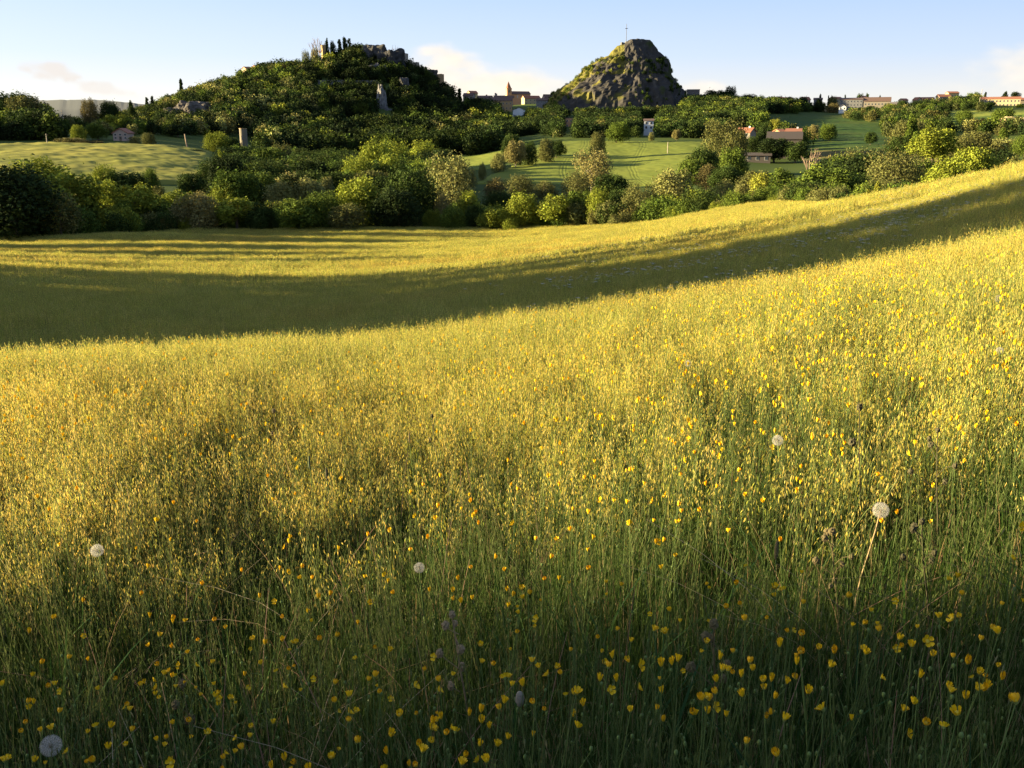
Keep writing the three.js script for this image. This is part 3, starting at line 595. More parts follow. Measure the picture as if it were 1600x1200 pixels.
for (const a of [
  ['broad', 1218, 153, 1010, 22, 'deep', 'dark tree in front of the second orange roofed house of the ridge town'],
  ['broad', 1242, 153, 1005, 16, 'deep', 'dark rounded tree left of the cream lit house of the ridge town'],
  ['broad', 1268, 155, 1005, 18, 'deep', 'dark rounded tree right of the cream lit house of the ridge town'],
  ['cypress', 1269, 147, 1045, 5, 'deep', 'cypress rising behind the grey house of the ridge town'],
  ['broad', 1288, 151, 1035, 15, 'olive', 'olive tree left of the pale yellow lit house of the ridge town'],
  ['bush', 1290, 163, 1000, 26, 'brown', 'reddish brown bush below the pale yellow lit house of the ridge town'],
  ['cypress', 1282, 149, 1040, 4, 'deep', 'thin dark cypress between the grey and the pale yellow lit house'],
  ['pine', 1330, 147, 1075, 12, 'dark', 'dark pine behind the roof of the grey apartment block'],
  ['pine', 1341, 146, 1075, 12, 'dark', 'second dark pine behind the right end of the grey apartment block'],
  ['cypress', 1307, 148, 1070, 4, 'deep', 'cypress behind the pale yellow lit house of the ridge town'],
  ['pine', 1360, 149, 1075, 8, 'dark', 'small pine behind the red roofed apartment block'],
  ['broad', 1346, 166, 1000, 14, 'dark', 'dark tree between the two apartment blocks'],
  ['broad', 1334, 168, 985, 22, 'deep', 'dark tree before the lower right of the grey apartment block'],
  ['broad', 1376, 166, 985, 18, 'mid', 'green tree before the lower right of the red roofed apartment block'],
  ['broad', 1362, 169, 985, 16, 'dark', 'dark tree before the lower middle of the red roofed apartment block'],
  ['broad', 1396, 158, 990, 14, 'dark', 'dark tree right of the red roofed apartment block'],
  ['broad', 1424, 158, 985, 44, 'deep', 'wide dark tree clump below the cream gable of the ridge town'],
  ['broad', 1450, 160, 985, 26, 'dark', 'dark crown below the long low red roof of the ridge town'],
  ['broad', 1462, 150, 1075, 12, 'olive', 'olive crown behind the reddish house on the right hilltop'],
  ['broad', 1486, 151, 1020, 26, 'deep', 'dark pine like crown in front of the right hilltop house'],
  ['broad', 1510, 156, 1010, 26, 'dark', 'dark crown in the middle of the right hilltop wood'],
  ['bush', 1503, 146, 1085, 22, 'mid', 'green shrub on top of the right hilltop'],
  ['pine', 1550, 143, 1080, 12, 'deep', 'dark pine behind the left end of the long building'],
  ['pine', 1566, 144, 1080, 14, 'deep', 'dark pine behind the middle of the long building'],
  ['pine', 1590, 142, 1080, 14, 'deep', 'tall dark pine behind the right end of the long building'],
  ['pine', 1600, 141, 1082, 12, 'deep', 'dark pine at the very right end of the skyline'],
  ['broad', 1574, 163, 985, 12, 'mid', 'green tree before the right half of the long building'],
  ['broad', 1528, 160, 990, 16, 'mid', 'green tree left of the long building'],
  ['cypress', 1520, 144, 1085, 5, 'deep', 'small cypress on the right hilltop left of the thin mast'],

  ['broad', 40, 150, 640, 90, 'dark', 'big dark rounded tree on the skyline at far left'],
  ['broad', 8, 160, 620, 60, 'dark', 'dark tree at the left edge of the photo on the skyline'],
  ['broad', 60, 152, 600, 50, 'olive', 'sunlit tree in the group on the skyline at far left'],
  ['broad', 155, 156, 700, 26, 'brown', 'dark brown crown on the skyline left of the hill'],
  ['broad', 184, 162, 700, 32, 'deep', 'dark crown on the skyline right of the brown one'],
  ['pine', 219, 157, 740, 16, 'dark', 'little pine on the skyline at the left foot of the hill'],
  ['cypress', 298, 123, 950, 8, 'deep', 'lone cypress on the left shoulder of the hill'],
  ['cypress', 244, 152, 820, 7, 'deep', 'cypress at the left foot of the hill, left one of two'],
  ['cypress', 252, 150, 820, 7, 'deep', 'cypress at the left foot of the hill, right one of two'],
  ['pine', 522, 60, 1050, 13, 'deep', 'pine standing on the hilltop left of the cypress group'],
  ['pine', 531, 65, 1050, 10, 'deep', 'smaller pine on the hilltop beside the cypress group'],
  ['cypress', 541, 61, 1050, 9, 'deep', 'cypress at the left of the hilltop group'],
  ['cypress', 549, 58, 1050, 10, 'deep', 'tallest cypress of the hilltop group'],
  ['cypress', 555, 60, 1052, 9, 'deep', 'cypress at the right of the hilltop group'],
  ['bush', 503, 77, 1045, 16, 'sand', 'sunlit sandy shrub on the hilltop beside the bare trees'],
  ['bush', 490, 82, 1040, 16, 'olive', 'olive shrub on the hilltop left of the bare trees'],
  ['cypress', 720, 138, 1040, 9, 'deep', 'dark cypress at the left end of the village'],
  ['broad', 1132, 136, 1010, 26, 'deep', 'highest dark crown on the ridge right of the rock'],
  ['broad', 1110, 142, 1000, 40, 'deep', 'wide dark crown on the ridge right of the rock'],
  ['broad', 1160, 148, 990, 36, 'deep', 'dark crown at the right end of the ridge wood by the rock'],
  ['broad', 880, 140, 1010, 20, 'olive', 'sunlit crown at the left foot of the rock'],
  ['broad', 868, 144, 1010, 16, 'bright', 'small sunlit crown between the village and the rock'],
  ['broad', 894, 128, 985, 18, 'lime', 'bright crown on the lower left slope of the rock'],
]) tree(...a, W3);
// a far wood: one mass of crowns nobody could count
function wood(name, label, n, where, tints, hr, models) {
  const list = [], parts = models.map((m) => mergeGeometries([m.crown], false));
  for (let tries = 0; list.length < n && tries < n * 30; tries++) {
    const q = where(); if (!q) continue;
    const h = rr(...hr) * (q.k ?? 1), c = vary(q.sunlitShare && rnd() < q.sunlitShare ? pick([LEAF.olive, LEAF.mid, LEAF.pale, LEAF.bright]) : pick(tints).map((v) => v * (q.shadeTint ?? 1)), 0.25), g = V(q.x, H(q.x, q.z) - 0.05 * h, q.z);
    list.push({ p: g, s: h * rr(0.85, 1.35), sy: h, turn: rr(0, 6.28), c });
  }
  const t = thing(name, label, 'wood'); t.userData.kind = 'stuff';
  scatterCopies(parts, leafWhite, list, 'crown', t);
}
const inside = (poly, x, y) => { let k = false; for (let i = 0, j = poly.length - 1; i < poly.length; j = i++) { const [a, b] = poly[i], [c, d] = poly[j]; if (b > y !== d > y && x < ((c - a) * (y - b)) / (d - b) + a) k = !k; } return k; };
const farModels = [0, 1, 2].map((i) => ({ crown: crownGeo(3000 + i, { lobes: 11, leaves: 620, size: 0.10, low: 0.05, wide: 0.42, shape: i ? round : dome, ragged: 0.6 }).geo }));
const spire = { crown: crownGeo(3010, { lobes: 10, leaves: 520, size: 0.085, low: 0.04, wide: 0.2, shape: spindle, ragged: 0.4 }).geo }, spire2 = { crown: crownGeo(3011, { lobes: 12, leaves: 560, size: 0.09, low: 0.2, wide: 0.36, shape: umbrella, ragged: 0.6 }).geo };
const seen = (p) => project(p);
const region = (px0, px1, D0, D1, ok = () => true, k = () => 1) => () => { const px = rr(px0, px1), D = Math.sqrt(lerp(D0 * D0, D1 * D1, rnd())), g = ground(px, D), s = seen(g); return ok(s[0], s[1], D) ? { x: g.x, z: g.z, k: k(s[0], s[1], D), shadeTint: D > 500 && s[0] < 760 ? lerp(0.85, 0.62, smooth(s[0], 420, 560)) : 0.9, sunlitShare: D > 560 && s[0] < 520 ? 0.3 : D > 560 && s[0] < 760 ? 0.05 : 0.08 } : null; };  // paints the hill: shade into crown tints at right, sunlit tones at left
const LP = [[-120, 236], [345, 226], [345, 290], [-120, 300]];          // keep the pastures free
const CP = [[735, 300], [760, 262], [850, 216], [1100, 216], [1110, 245], [1060, 300]];
const SP = [[690, 292], [700, 232], [850, 208], [860, 222], [760, 262]];
const clearL = (x, y) => !inside([[-200, 292], [-200, 232], [110, 226], [300, 226], [345, 240], [330, 270], [290, 292]], x, y);
seed(71); wood('wood', 'dense dark wood covering the slopes of the left hill', 5200, region(-150, 780, 520, 1075, (x, y, D) => clearL(x, y) && !(x > 100 && x < 400 && y > 212 && y < 240) && !(x > 490 && x < 600 && y > 186 && y < 200 && rnd() < 0.8) && !(x > 705 && y < 172) && !(x > 488 && x < 606 && D > 905 && D < 940) && !(x > 584 && x < 616 && D > 770 && D < 855) && !(x > 255 && x < 340 && D > 680 && D < 775) && !(x > 622 && x < 642 && D > 890 && D < 935) && !(x > 84 && x < 152 && D > 560 && rnd() < 0.8), (x, y, D) => (x > 76 && D > 540 ? lerp(0.5, 1, smooth(x, 190, 360)) : 1)), [LEAF.dark, LEAF.deep, LEAF.deep, LEAF.dark, LEAF.mid, LEAF.deep], [5, 14.5], [...farModels, ...farModels, spire, spire2]);  // leaf tints kept dark to paint in the shade of the hill face
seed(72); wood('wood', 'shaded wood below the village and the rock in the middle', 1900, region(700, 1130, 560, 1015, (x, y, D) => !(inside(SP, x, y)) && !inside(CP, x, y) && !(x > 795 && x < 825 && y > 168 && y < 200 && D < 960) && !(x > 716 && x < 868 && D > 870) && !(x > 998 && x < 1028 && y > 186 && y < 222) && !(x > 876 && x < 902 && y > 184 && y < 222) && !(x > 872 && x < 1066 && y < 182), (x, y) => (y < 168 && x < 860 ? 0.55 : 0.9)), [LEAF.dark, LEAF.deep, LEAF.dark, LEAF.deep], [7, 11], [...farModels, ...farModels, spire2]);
seed(73); wood('wood', 'dark wood along the ridge right of the rock', 800, region(1060, 1240, 560, 1010, (x, y) => y < 205 && !(x > 1190 && y > 178)), [LEAF.deep, LEAF.dark, LEAF.mid], [7, 12], farModels);
seed(74); wood('wood', 'dark wood on the valley floor behind the front row of trees', 620, region(-100, 700, 150, 420, (x, y, D) => clearL(x, y) && (y > 292 || x > 350) && D > edgeAt(x) + 22 && y - 8 * F / D > (x < 350 ? 288 : 236), (x, y, D) => (D < 200 ? 0.75 : 1)), [LEAF.dark, LEAF.deep, LEAF.mid, LEAF.dark], [6, 10], KINDS.broad.models);
seed(75); wood('wood', 'wood on the valley floor right of centre behind the front row', 330, region(700, 1560, 130, 300, (x, y, D) => D > edgeAt(x) + 22 && !inside(CP, x, y) && !(x > 1170 && x < 1460 && D > 200) && y - 6.5 * F / D > (x < 1120 ? 296 : x < 1280 ? 280 : 262)), [LEAF.dark, LEAF.deep, LEAF.mid, LEAF.dark], [4.5, 8], KINDS.broad.models);
seed(76); wood('hedge_rows', 'dark hedges and tree belts between the fields on the right', 520, region(1170, 1640, 480, 1075, (x, y, D) => {
  const band = (x0, x1, y0, y1) => x > x0 && x < x1 && y > y0 && y < y1;
  return band(1320, 1376, 183, 191) || band(1160, 1290, 170, 176) || band(1380, 1480, 172, 208) || band(1470, 1530, 162, 176) || band(1290, 1480, 166, 172) || band(1380, 1640, 206, 214) || band(1525, 1640, 151, 153.5) || band(1460, 1545, 172, 175) || band(1140, 1260, 212, 236);
}), [LEAF.deep, LEAF.dark, LEAF.mid, LEAF.dark, LEAF.olive], [5, 9], farModels);

{ // brambles and undergrowth along the foot of the wood
  seed(77); const list = [];
  for (let i = 0; i < 420; i++) { const px = rr(-60, 1420), D = edgeAt(px) + rr(4, 16), g = ground(px, D), h = rr(1.2, 3.2) * (px > 1100 ? 0.7 : 1); list.push({ p: g, s: h * rr(0.8, 1.3), sy: h, turn: rr(0, 6.28), c: vary(pick([LEAF.dark, LEAF.mid, LEAF.mid, LEAF.bright, LEAF.olive]), 0.2) }); }
  const t = thing('undergrowth', 'tangled dark undergrowth along the foot of the wood behind the meadow', 'undergrowth'); t.userData.kind = 'stuff';
  scatterCopies(KINDS.bush.models.map((m) => m.crown), leafWhite, list, 'bramble', t);
}

// ---------------------------------------------------------------- the rock, cliffs, far ridge
{
  const D = 1000, c = at(985, 190, D), k = (0.95 * D) / F;
  const prof = [[205, -166, 144, 92], [190, -153, 114, 86], [165, -136, 92, 76], [148, -124, 83, 68], [133, -93, 73, 58], [122, -82, 62, 48], [112, -73, 59, 42], [102, -55, 57, 36], [92, -39, 46, 30], [86, -32, 39, 26], [79, -25, 34, 20], [74, -17, 30, 15], [71, -8, 27, 12], [70, -4, 24, 10]];
  const nT = 200, nY = 110, pos = [], col = [], idx = [];
  const lookup = (y) => { let i = 1; while (i < prof.length - 1 && prof[i][0] > y) i++; const a = prof[i - 1], b = prof[i], t = clamp((a[0] - y) / (a[0] - b[0]), 0, 1); return [1, 2, 3].map((q) => lerp(a[q], b[q], t) * k); };
  const vert = (v, th) => {
    const yp = lerp(205, 70, v), [L, R, Fd] = lookup(yp), cx = Math.cos(th), sz = Math.sin(th);
    let x = (cx < 0 ? -L : R) * cx, z = (sz > 0 ? Fd : Fd * 0.7) * sz, y = (190 - yp) * k;
    const crag = Math.abs(noise(x * 0.034 + 3, y * 0.014, z * 0.034)), fine = fbm(x * 0.11, y * 0.045, z * 0.11, 5), strata = Math.abs(noise(x * 0.2, y * 0.02 + 7, z * 0.2)) - 0.2;
    const m = (0.45 + 0.55 * Math.abs(sz)), out = (crag * 13 - 4 + fine * 5 + strata * 5) * 0.6 * m * smooth(v, 0, 0.08) * lerp(1, 0.4, smooth(v, 0.8, 1));
    x += cx * out; z += sz * out; y += fine * 1.6 + (v > 0.97 ? strata : 0);
    return [x, y, z];
  };
  for (let i = 0; i <= nY; i++) for (let j = 0; j < nT; j++) {
    const v = i / nY, th = (j / nT) * 2 * Math.PI, p = vert(v, th); pos.push(...p);
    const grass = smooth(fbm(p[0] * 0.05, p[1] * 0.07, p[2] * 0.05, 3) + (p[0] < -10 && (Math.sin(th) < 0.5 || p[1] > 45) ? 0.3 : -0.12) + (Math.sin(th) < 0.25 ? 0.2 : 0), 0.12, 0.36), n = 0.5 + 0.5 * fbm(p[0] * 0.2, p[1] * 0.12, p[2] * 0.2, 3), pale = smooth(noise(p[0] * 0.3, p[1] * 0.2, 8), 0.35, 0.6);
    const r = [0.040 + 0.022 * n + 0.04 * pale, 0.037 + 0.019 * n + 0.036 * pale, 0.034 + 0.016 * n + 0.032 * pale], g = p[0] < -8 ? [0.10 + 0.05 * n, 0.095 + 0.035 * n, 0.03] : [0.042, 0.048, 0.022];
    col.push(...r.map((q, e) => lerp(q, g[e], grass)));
  }
  for (let i = 0; i < nY; i++) for (let j = 0; j < nT; j++) { const a = i * nT + j, b = i * nT + ((j + 1) % nT), d = a + nT, e = b + nT; idx.push(a, d, b, b, d, e); }
  const cap = pos.length / 3; pos.push(10 * k, 121.5 * k, 0); col.push(0.1, 0.1, 0.05); for (let j = 0; j < nT; j++) idx.push(nY * nT + j, cap, nY * nT + ((j + 1) % nT));
  let g = new THREE.BufferGeometry(); g.setAttribute('position', new THREE.Float32BufferAttribute(pos, 3)); g.setAttribute('color', new THREE.Float32BufferAttribute(col, 3)); g.setIndex(idx);
  g = g.toNonIndexed(); g.computeVertexNormals();
  const rock = top('rocky_hill', g, vmat(), 'steep dark rock hill with craggy cliffs standing right of the village', 'rock', null, 'structure');
  rock.position.copy(c);
  // shrubs that grow on it
  seed(81); const list = [];
  for (let tries = 0; list.length < 800 && tries < 9000; tries++) {
    const v = Math.pow(rnd(), 1.1) * 0.97, th = rr(-0.5, 3.7), p = vert(v, th), left = p[0] < -6, gully = noise(p[0] * 0.05, p[1] * 0.05, 40);
    const want = left ? (Math.sin(th) < 0.5 ? 0.97 : p[1] < 40 && p[0] > -66 ? 0.05 : 0.2) : p[1] < 8 ? 0.8 : gully > 0.12 || Math.sin(th) < 0.12 ? 0.5 : 0.06;
    if (rnd() > want) continue;
    if (v > 0.8) continue; const h = rr(1.4, 3.8);
    list.push({ p: V(c.x + p[0], c.y + p[1] - 0.8, c.z + p[2]), s: h * rr(0.9, 1.5), sy: h, turn: rr(0, 6.28), c: vary(left ? pick([LEAF.mid, LEAF.bright, LEAF.olive, LEAF.pale]) : pick([LEAF.dark, LEAF.mid, LEAF.deep]), 0.2) });
  }
  const t = thing('shrubs', 'green shrubs growing on the slopes and ledges of the rock hill', 'shrubs'); t.userData.kind = 'stuff';
  scatterCopies(farModels.map((m) => m.crown), leafWhite, list, 'crown', t);
}
function crag(name, label, px, py0, py1, D, wpx, depth, tone, sd, squar = 0) {
  const a = at(px, py1, D), h = at(px, py0, D).y - a.y, w = (wpx * D) / F, g0 = new THREE.IcosahedronGeometry(1, 14), p = g0.attributes.position, col = [];
  for (let i = 0; i < p.count; i++) {
    const v = V().fromBufferAttribute(p, i), n = fbm(v.x * 1.6 + sd, v.y * 1.1, v.z * 1.6, 4), r = Math.abs(noise(v.x * 2.5, v.y * 0.7 + sd, v.z * 2.5)), q = 1 + n * 0.28 + r * 0.3 - 0.1;
    const e = squar ? 1 / Math.max(Math.abs(v.x), Math.abs(v.y), Math.abs(v.z)) : 1, f = lerp(1, e, squar * 0.8) * q;
    p.setXYZ(i, v.x * f * w * 0.5, h * 0.5 + v.y * f * h * 0.56, v.z * f * depth * 0.5);
    const k = 0.8 + 0.5 * noise(v.x * 5, v.y * 5, v.z * 5 + sd); col.push(tone[0] * k, tone[1] * k, tone[2] * k);
  }
  g0.setAttribute('color', new THREE.Float32BufferAttribute(col, 3)); g0.computeVertexNormals();
  const o = top(name, g0, vmat(), label, 'rock'); o.position.copy(a); return o;
}
crag('rock_outcrop', 'pale rock outcrop among the trees low on the left hill', 305, 160, 192, 770, 62, 26, [0.120, 0.105, 0.090], 1);
crag('rock_outcrop', 'grey brown rock patch left of the pale outcrop on the left hill', 270, 170, 190, 750, 26, 18, [0.100, 0.085, 0.065], 9);
crag('rock_pillar', 'tall pale stone pillar standing out of the dark wooded hillside', 597, 138, 196, 850, 17, 12, [0.200, 0.190, 0.175], 2);
crag('rock_pillar', 'shorter pale rock at the foot of the tall stone pillar', 606, 170, 205, 845, 22, 12, [0.150, 0.140, 0.130], 12);
crag('rock_pillar', 'square grey crag on the hillside right of the tall stone pillar', 632, 124, 148, 930, 14, 10, [0.100, 0.095, 0.090], 3, 0.8);
crag('rock_cliff', 'grey cliff under the ruined fort at the hilltop', 582, 74, 106, 1030, 40, 30, [0.085, 0.080, 0.075], 4, 0.7);
crag('rock_cliff', 'dark cliff below the fort wall on the right shoulder of the hill', 610, 82, 126, 1020, 44, 34, [0.065, 0.062, 0.060], 5, 0.6);
crag('rock_cliff', 'streaked grey cliff above the tall stone pillar', 592, 104, 142, 975, 30, 22, [0.100, 0.095, 0.090], 6, 0.5);
crag('rock_cliff', 'brown crag left of the lit tower house on the right shoulder', 672, 110, 132, 1040, 22, 18, [0.095, 0.085, 0.070], 7, 0.5);
{ // a far ridge; its haze is only put into the grey-blue colour
  const pos = [], idx = [], n = 160;
  for (let i = 0; i <= n; i++) { const px = lerp(-420, 420, i / n), D = 4300, top0 = 156 + 22 * smooth(px, 150, 330) + 10 * smooth(-px, 40, 300) + 3 * noise(px * 0.02, 1) + 1.2 * noise(px * 0.1, 4), a = at(px, top0, D), b = ground(px, 3000), e = ground(px, 6200); b.y = -45; e.y = -60; pos.push(b.x, b.y, b.z); const m = a.clone().lerp(b, 0.45); m.y = lerp(b.y, a.y, 0.62) + 5 * noise(px * 0.05, 9); pos.push(m.x, m.y, m.z, a.x, a.y, a.z, e.x, e.y, e.z); }
  for (let i = 0; i < n; i++) for (let k = 0; k < 3; k++) { const a = i * 4 + k; idx.push(a, a + 4, a + 1, a + 1, a + 4, a + 5); }
  const g = new THREE.BufferGeometry(); g.setAttribute('position', new THREE.Float32BufferAttribute(pos, 3)); g.setIndex(idx); g.computeVertexNormals();
  top('distant_hill', g, std(0.032, 0.04, 0.042, 1, { side: THREE.DoubleSide }), 'grey ridge with painted haze on the horizon at far left', 'hill', null, 'structure');
}

// ---------------------------------------------------------------- buildings
const MAT = {
  cream: std(0.36, 0.28, 0.16), ochre: std(0.34, 0.22, 0.10), yellow: std(0.45, 0.34, 0.16), white: std(0.60, 0.60, 0.58), grey: std(0.15, 0.145, 0.14), stone: std(0.30, 0.25, 0.19), pale: std(0.21, 0.175, 0.13), brick: std(0.52, 0.27, 0.13), pink: std(0.34, 0.25, 0.20), dark: std(0.16, 0.13, 0.11),
  tile: std(0.27, 0.10, 0.05), tileDark: std(0.11, 0.062, 0.045), shadedBarnTile: std(0.05, 0.036, 0.03), shadedBarnWall: std(0.065, 0.052, 0.042), towerStone: std(0.15, 0.125, 0.085), darkStone: std(0.10, 0.095, 0.085), slate: std(0.14, 0.12, 0.115), pane: std(0.03, 0.035, 0.04, 0.25), frame: std(0.4, 0.38, 0.34), shutter: std(0.10, 0.08, 0.05), metal: std(0.08, 0.08, 0.085, 0.6), wood: std(0.16, 0.11, 0.07),  // barn tile and wall are darkened: the shade on the farm is painted in
};
const box = (x0, x1, y0, y1, z0, z1) => new THREE.BoxGeometry(x1 - x0, y1 - y0, z1 - z0).translate((x0 + x1) / 2, (y0 + y1) / 2, (z0 + z1) / 2);
function gableRoof(w, d, h, over, th, along) {         // ridge along x (along = true) or along z
  const W = along ? d : w, Ln = along ? w : d, s = new THREE.Shape(), o = over, y = (h * o) / (W / 2);
  s.moveTo(-W / 2 - o, -y); s.lineTo(0, h); s.lineTo(W / 2 + o, -y); s.lineTo(W / 2 + o, -y + th); s.lineTo(0, h + th * 1.3); s.lineTo(-W / 2 - o, -y + th); s.closePath();
  const g = new THREE.ExtrudeGeometry(s, { depth: Ln + 2 * o, bevelEnabled: false }).translate(0, 0, -Ln / 2 - o);
  return along ? g.rotateY(Math.PI / 2) : g;
}
function gableWall(w, d, y0, y1, h, along) {
  const W = along ? d : w, Ln = along ? w : d, s = new THREE.Shape();
  s.moveTo(-W / 2, y0); s.lineTo(W / 2, y0); s.lineTo(W / 2, y1); s.lineTo(0, y1 + h); s.lineTo(-W / 2, y1); s.closePath();
  const g = new THREE.ExtrudeGeometry(s, { depth: Ln, bevelEnabled: false }).translate(0, 0, -Ln / 2);
  return along ? g.rotateY(Math.PI / 2) : g;
}
// A house seen at px0..px1 / pyEave..pyBase, ridge row pyTop, at distance D.
function house(name, label, { px, py, D, depth = 9, turn = 0, wall, roof, along = true, win = [0, 0], winSide = 0, chimney = false, door = false, category = 'house', group, flat = false, rot = 0, roofK = 1 }) {
  const [px0, px1] = px, [pyTop, pyEave, pyBase] = py, cx = (px0 + px1) / 2, a = at(cx, pyBase, D), w = ((px1 - px0) * D * 0.965) / F / (Math.abs(Math.cos(rot)) + (rot ? (depth / (((px1 - px0) * D) / F)) * Math.abs(Math.sin(rot)) : 0)), h = at(cx, pyEave, D).y - a.y, rh = Math.max(0.3, at(cx, pyTop, D).y - a.y - h);
  const face = Math.atan2(-a.x, -a.z) + rot, t = thing(name, label, category, group, [a.x, a.y, a.z], face);
  part('wall', flat ? box(-w / 2, w / 2, -5, h, -depth / 2, depth / 2) : gableWall(w, depth, -5, h, rh, along), MAT[wall], t);
  if (flat) { const r = part('roof', box(-w / 2 - 0.3, w / 2 + 0.3, h + 0.003, h + 0.35, -depth / 2 - 0.3, depth / 2 + 0.3), MAT[roof], t); void r; }
  else {
    const r = part('roof', gableRoof(w, depth, rh, 0.5, 0.28, along).translate(0, h + 0.02, 0), MAT[roof], t);
    if (chimney) part('chimney', box(w * 0.18, w * 0.18 + 0.8, h + rh * 0.3, h + rh + 1.0, -0.5, 0.3), MAT[chimney === true ? 'pale' : chimney], r);
  }
  const [nx, ny] = win, addWin = (x, y, ww, wh, side) => {
    const f = part('window', side ? box(-0.06, 0.05, 0, wh, -ww / 2, ww / 2) : box(-ww / 2, ww / 2, 0, wh, -0.06, 0.05), MAT.frame, t);
    f.position.set(side ? (side * w) / 2 : x, y, side ? x : depth / 2);
    const p = part('pane', side ? box(-0.08, 0.08, 0.12, wh - 0.12, -ww / 2 + 0.12, ww / 2 - 0.12) : box(-ww / 2 + 0.12, ww / 2 - 0.12, 0.12, wh - 0.12, -0.08, 0.08), MAT.pane, f); void p;
  };
  for (let i = 0; i < nx; i++) for (let j = 0; j < ny; j++) addWin(lerp(-w / 2, w / 2, (i + 0.5) / nx), lerp(0.6, h, (j + 0.18) / ny), Math.min(1.3, (w / nx) * 0.5), Math.min(1.7, (h / ny) * 0.55), 0);
  for (let i = 0; i < winSide; i++) addWin(lerp(-depth / 2, depth / 2, (i + 0.5) / winSide), h * 0.55, 1.1, Math.min(1.5, h * 0.3), -1);
  if (door) part('door', box(-0.6, 0.6, 0, 2.2, depth / 2 - 0.05, depth / 2 + 0.06), MAT.wood, t);
  return t;
}
const VG = null;
// the church
{
  const D = 1240, a = at(813, 160, D), k = (0.965 * D) / F, t = thing('church', 'brick church with a pointed bell tower and long tiled nave above the village', 'church', null, [a.x, a.y, a.z], Math.atan2(-a.x, -a.z) + 0.35);
  const X = (px) => (px - 813) * k, Y = (py) => (160 - py) * k;
  part('nave', gableWall(X(828) - X(797), 13, -6, Y(148), Y(144.2) - Y(148), true).translate((X(828) + X(797)) / 2, 0, -3), MAT.brick, t);
  part('nave_roof', gableRoof(X(828) - X(797), 13, Y(144.2) - Y(148), 0.6, 0.4, true).translate((X(828) + X(797)) / 2, Y(148) + 0.02, -3), MAT.tileDark, t);
  const tw = part('bell_tower', box(X(788.5), X(796), -6, Y(141.5), 0, 6.5), MAT.brick, t);
  const sp = new THREE.ConeGeometry(3.7, Y(129.5) - Y(139.5), 8).translate((X(788.5) + X(796)) / 2, (Y(129.5) + Y(139.5)) / 2, 3.2);
  part('spire', sp, MAT.tile, tw);
  part('cornice', box(X(788.2), X(796.3), Y(141.5) + 0.01, Y(139.6), -0.2, 6.7), MAT.brick, tw);
  for (const zz of [-0.05, 6.5]) part('belfry_opening', box(X(791), X(793.5), Y(146), Y(142.6), zz - 0.1, zz + 0.12), MAT.dark, tw);
  part('belfry_opening', box(X(788.5) - 0.1, X(788.5) + 0.1, Y(146), Y(142.6), 2.3, 4.2), MAT.dark, tw);
  for (let i = 0; i < 5; i++) part('window', box(X(800 + i * 6), X(801.6 + i * 6), Y(154), Y(150), 3.4, 3.62), i === 1 ? MAT.frame : MAT.dark, t);
}
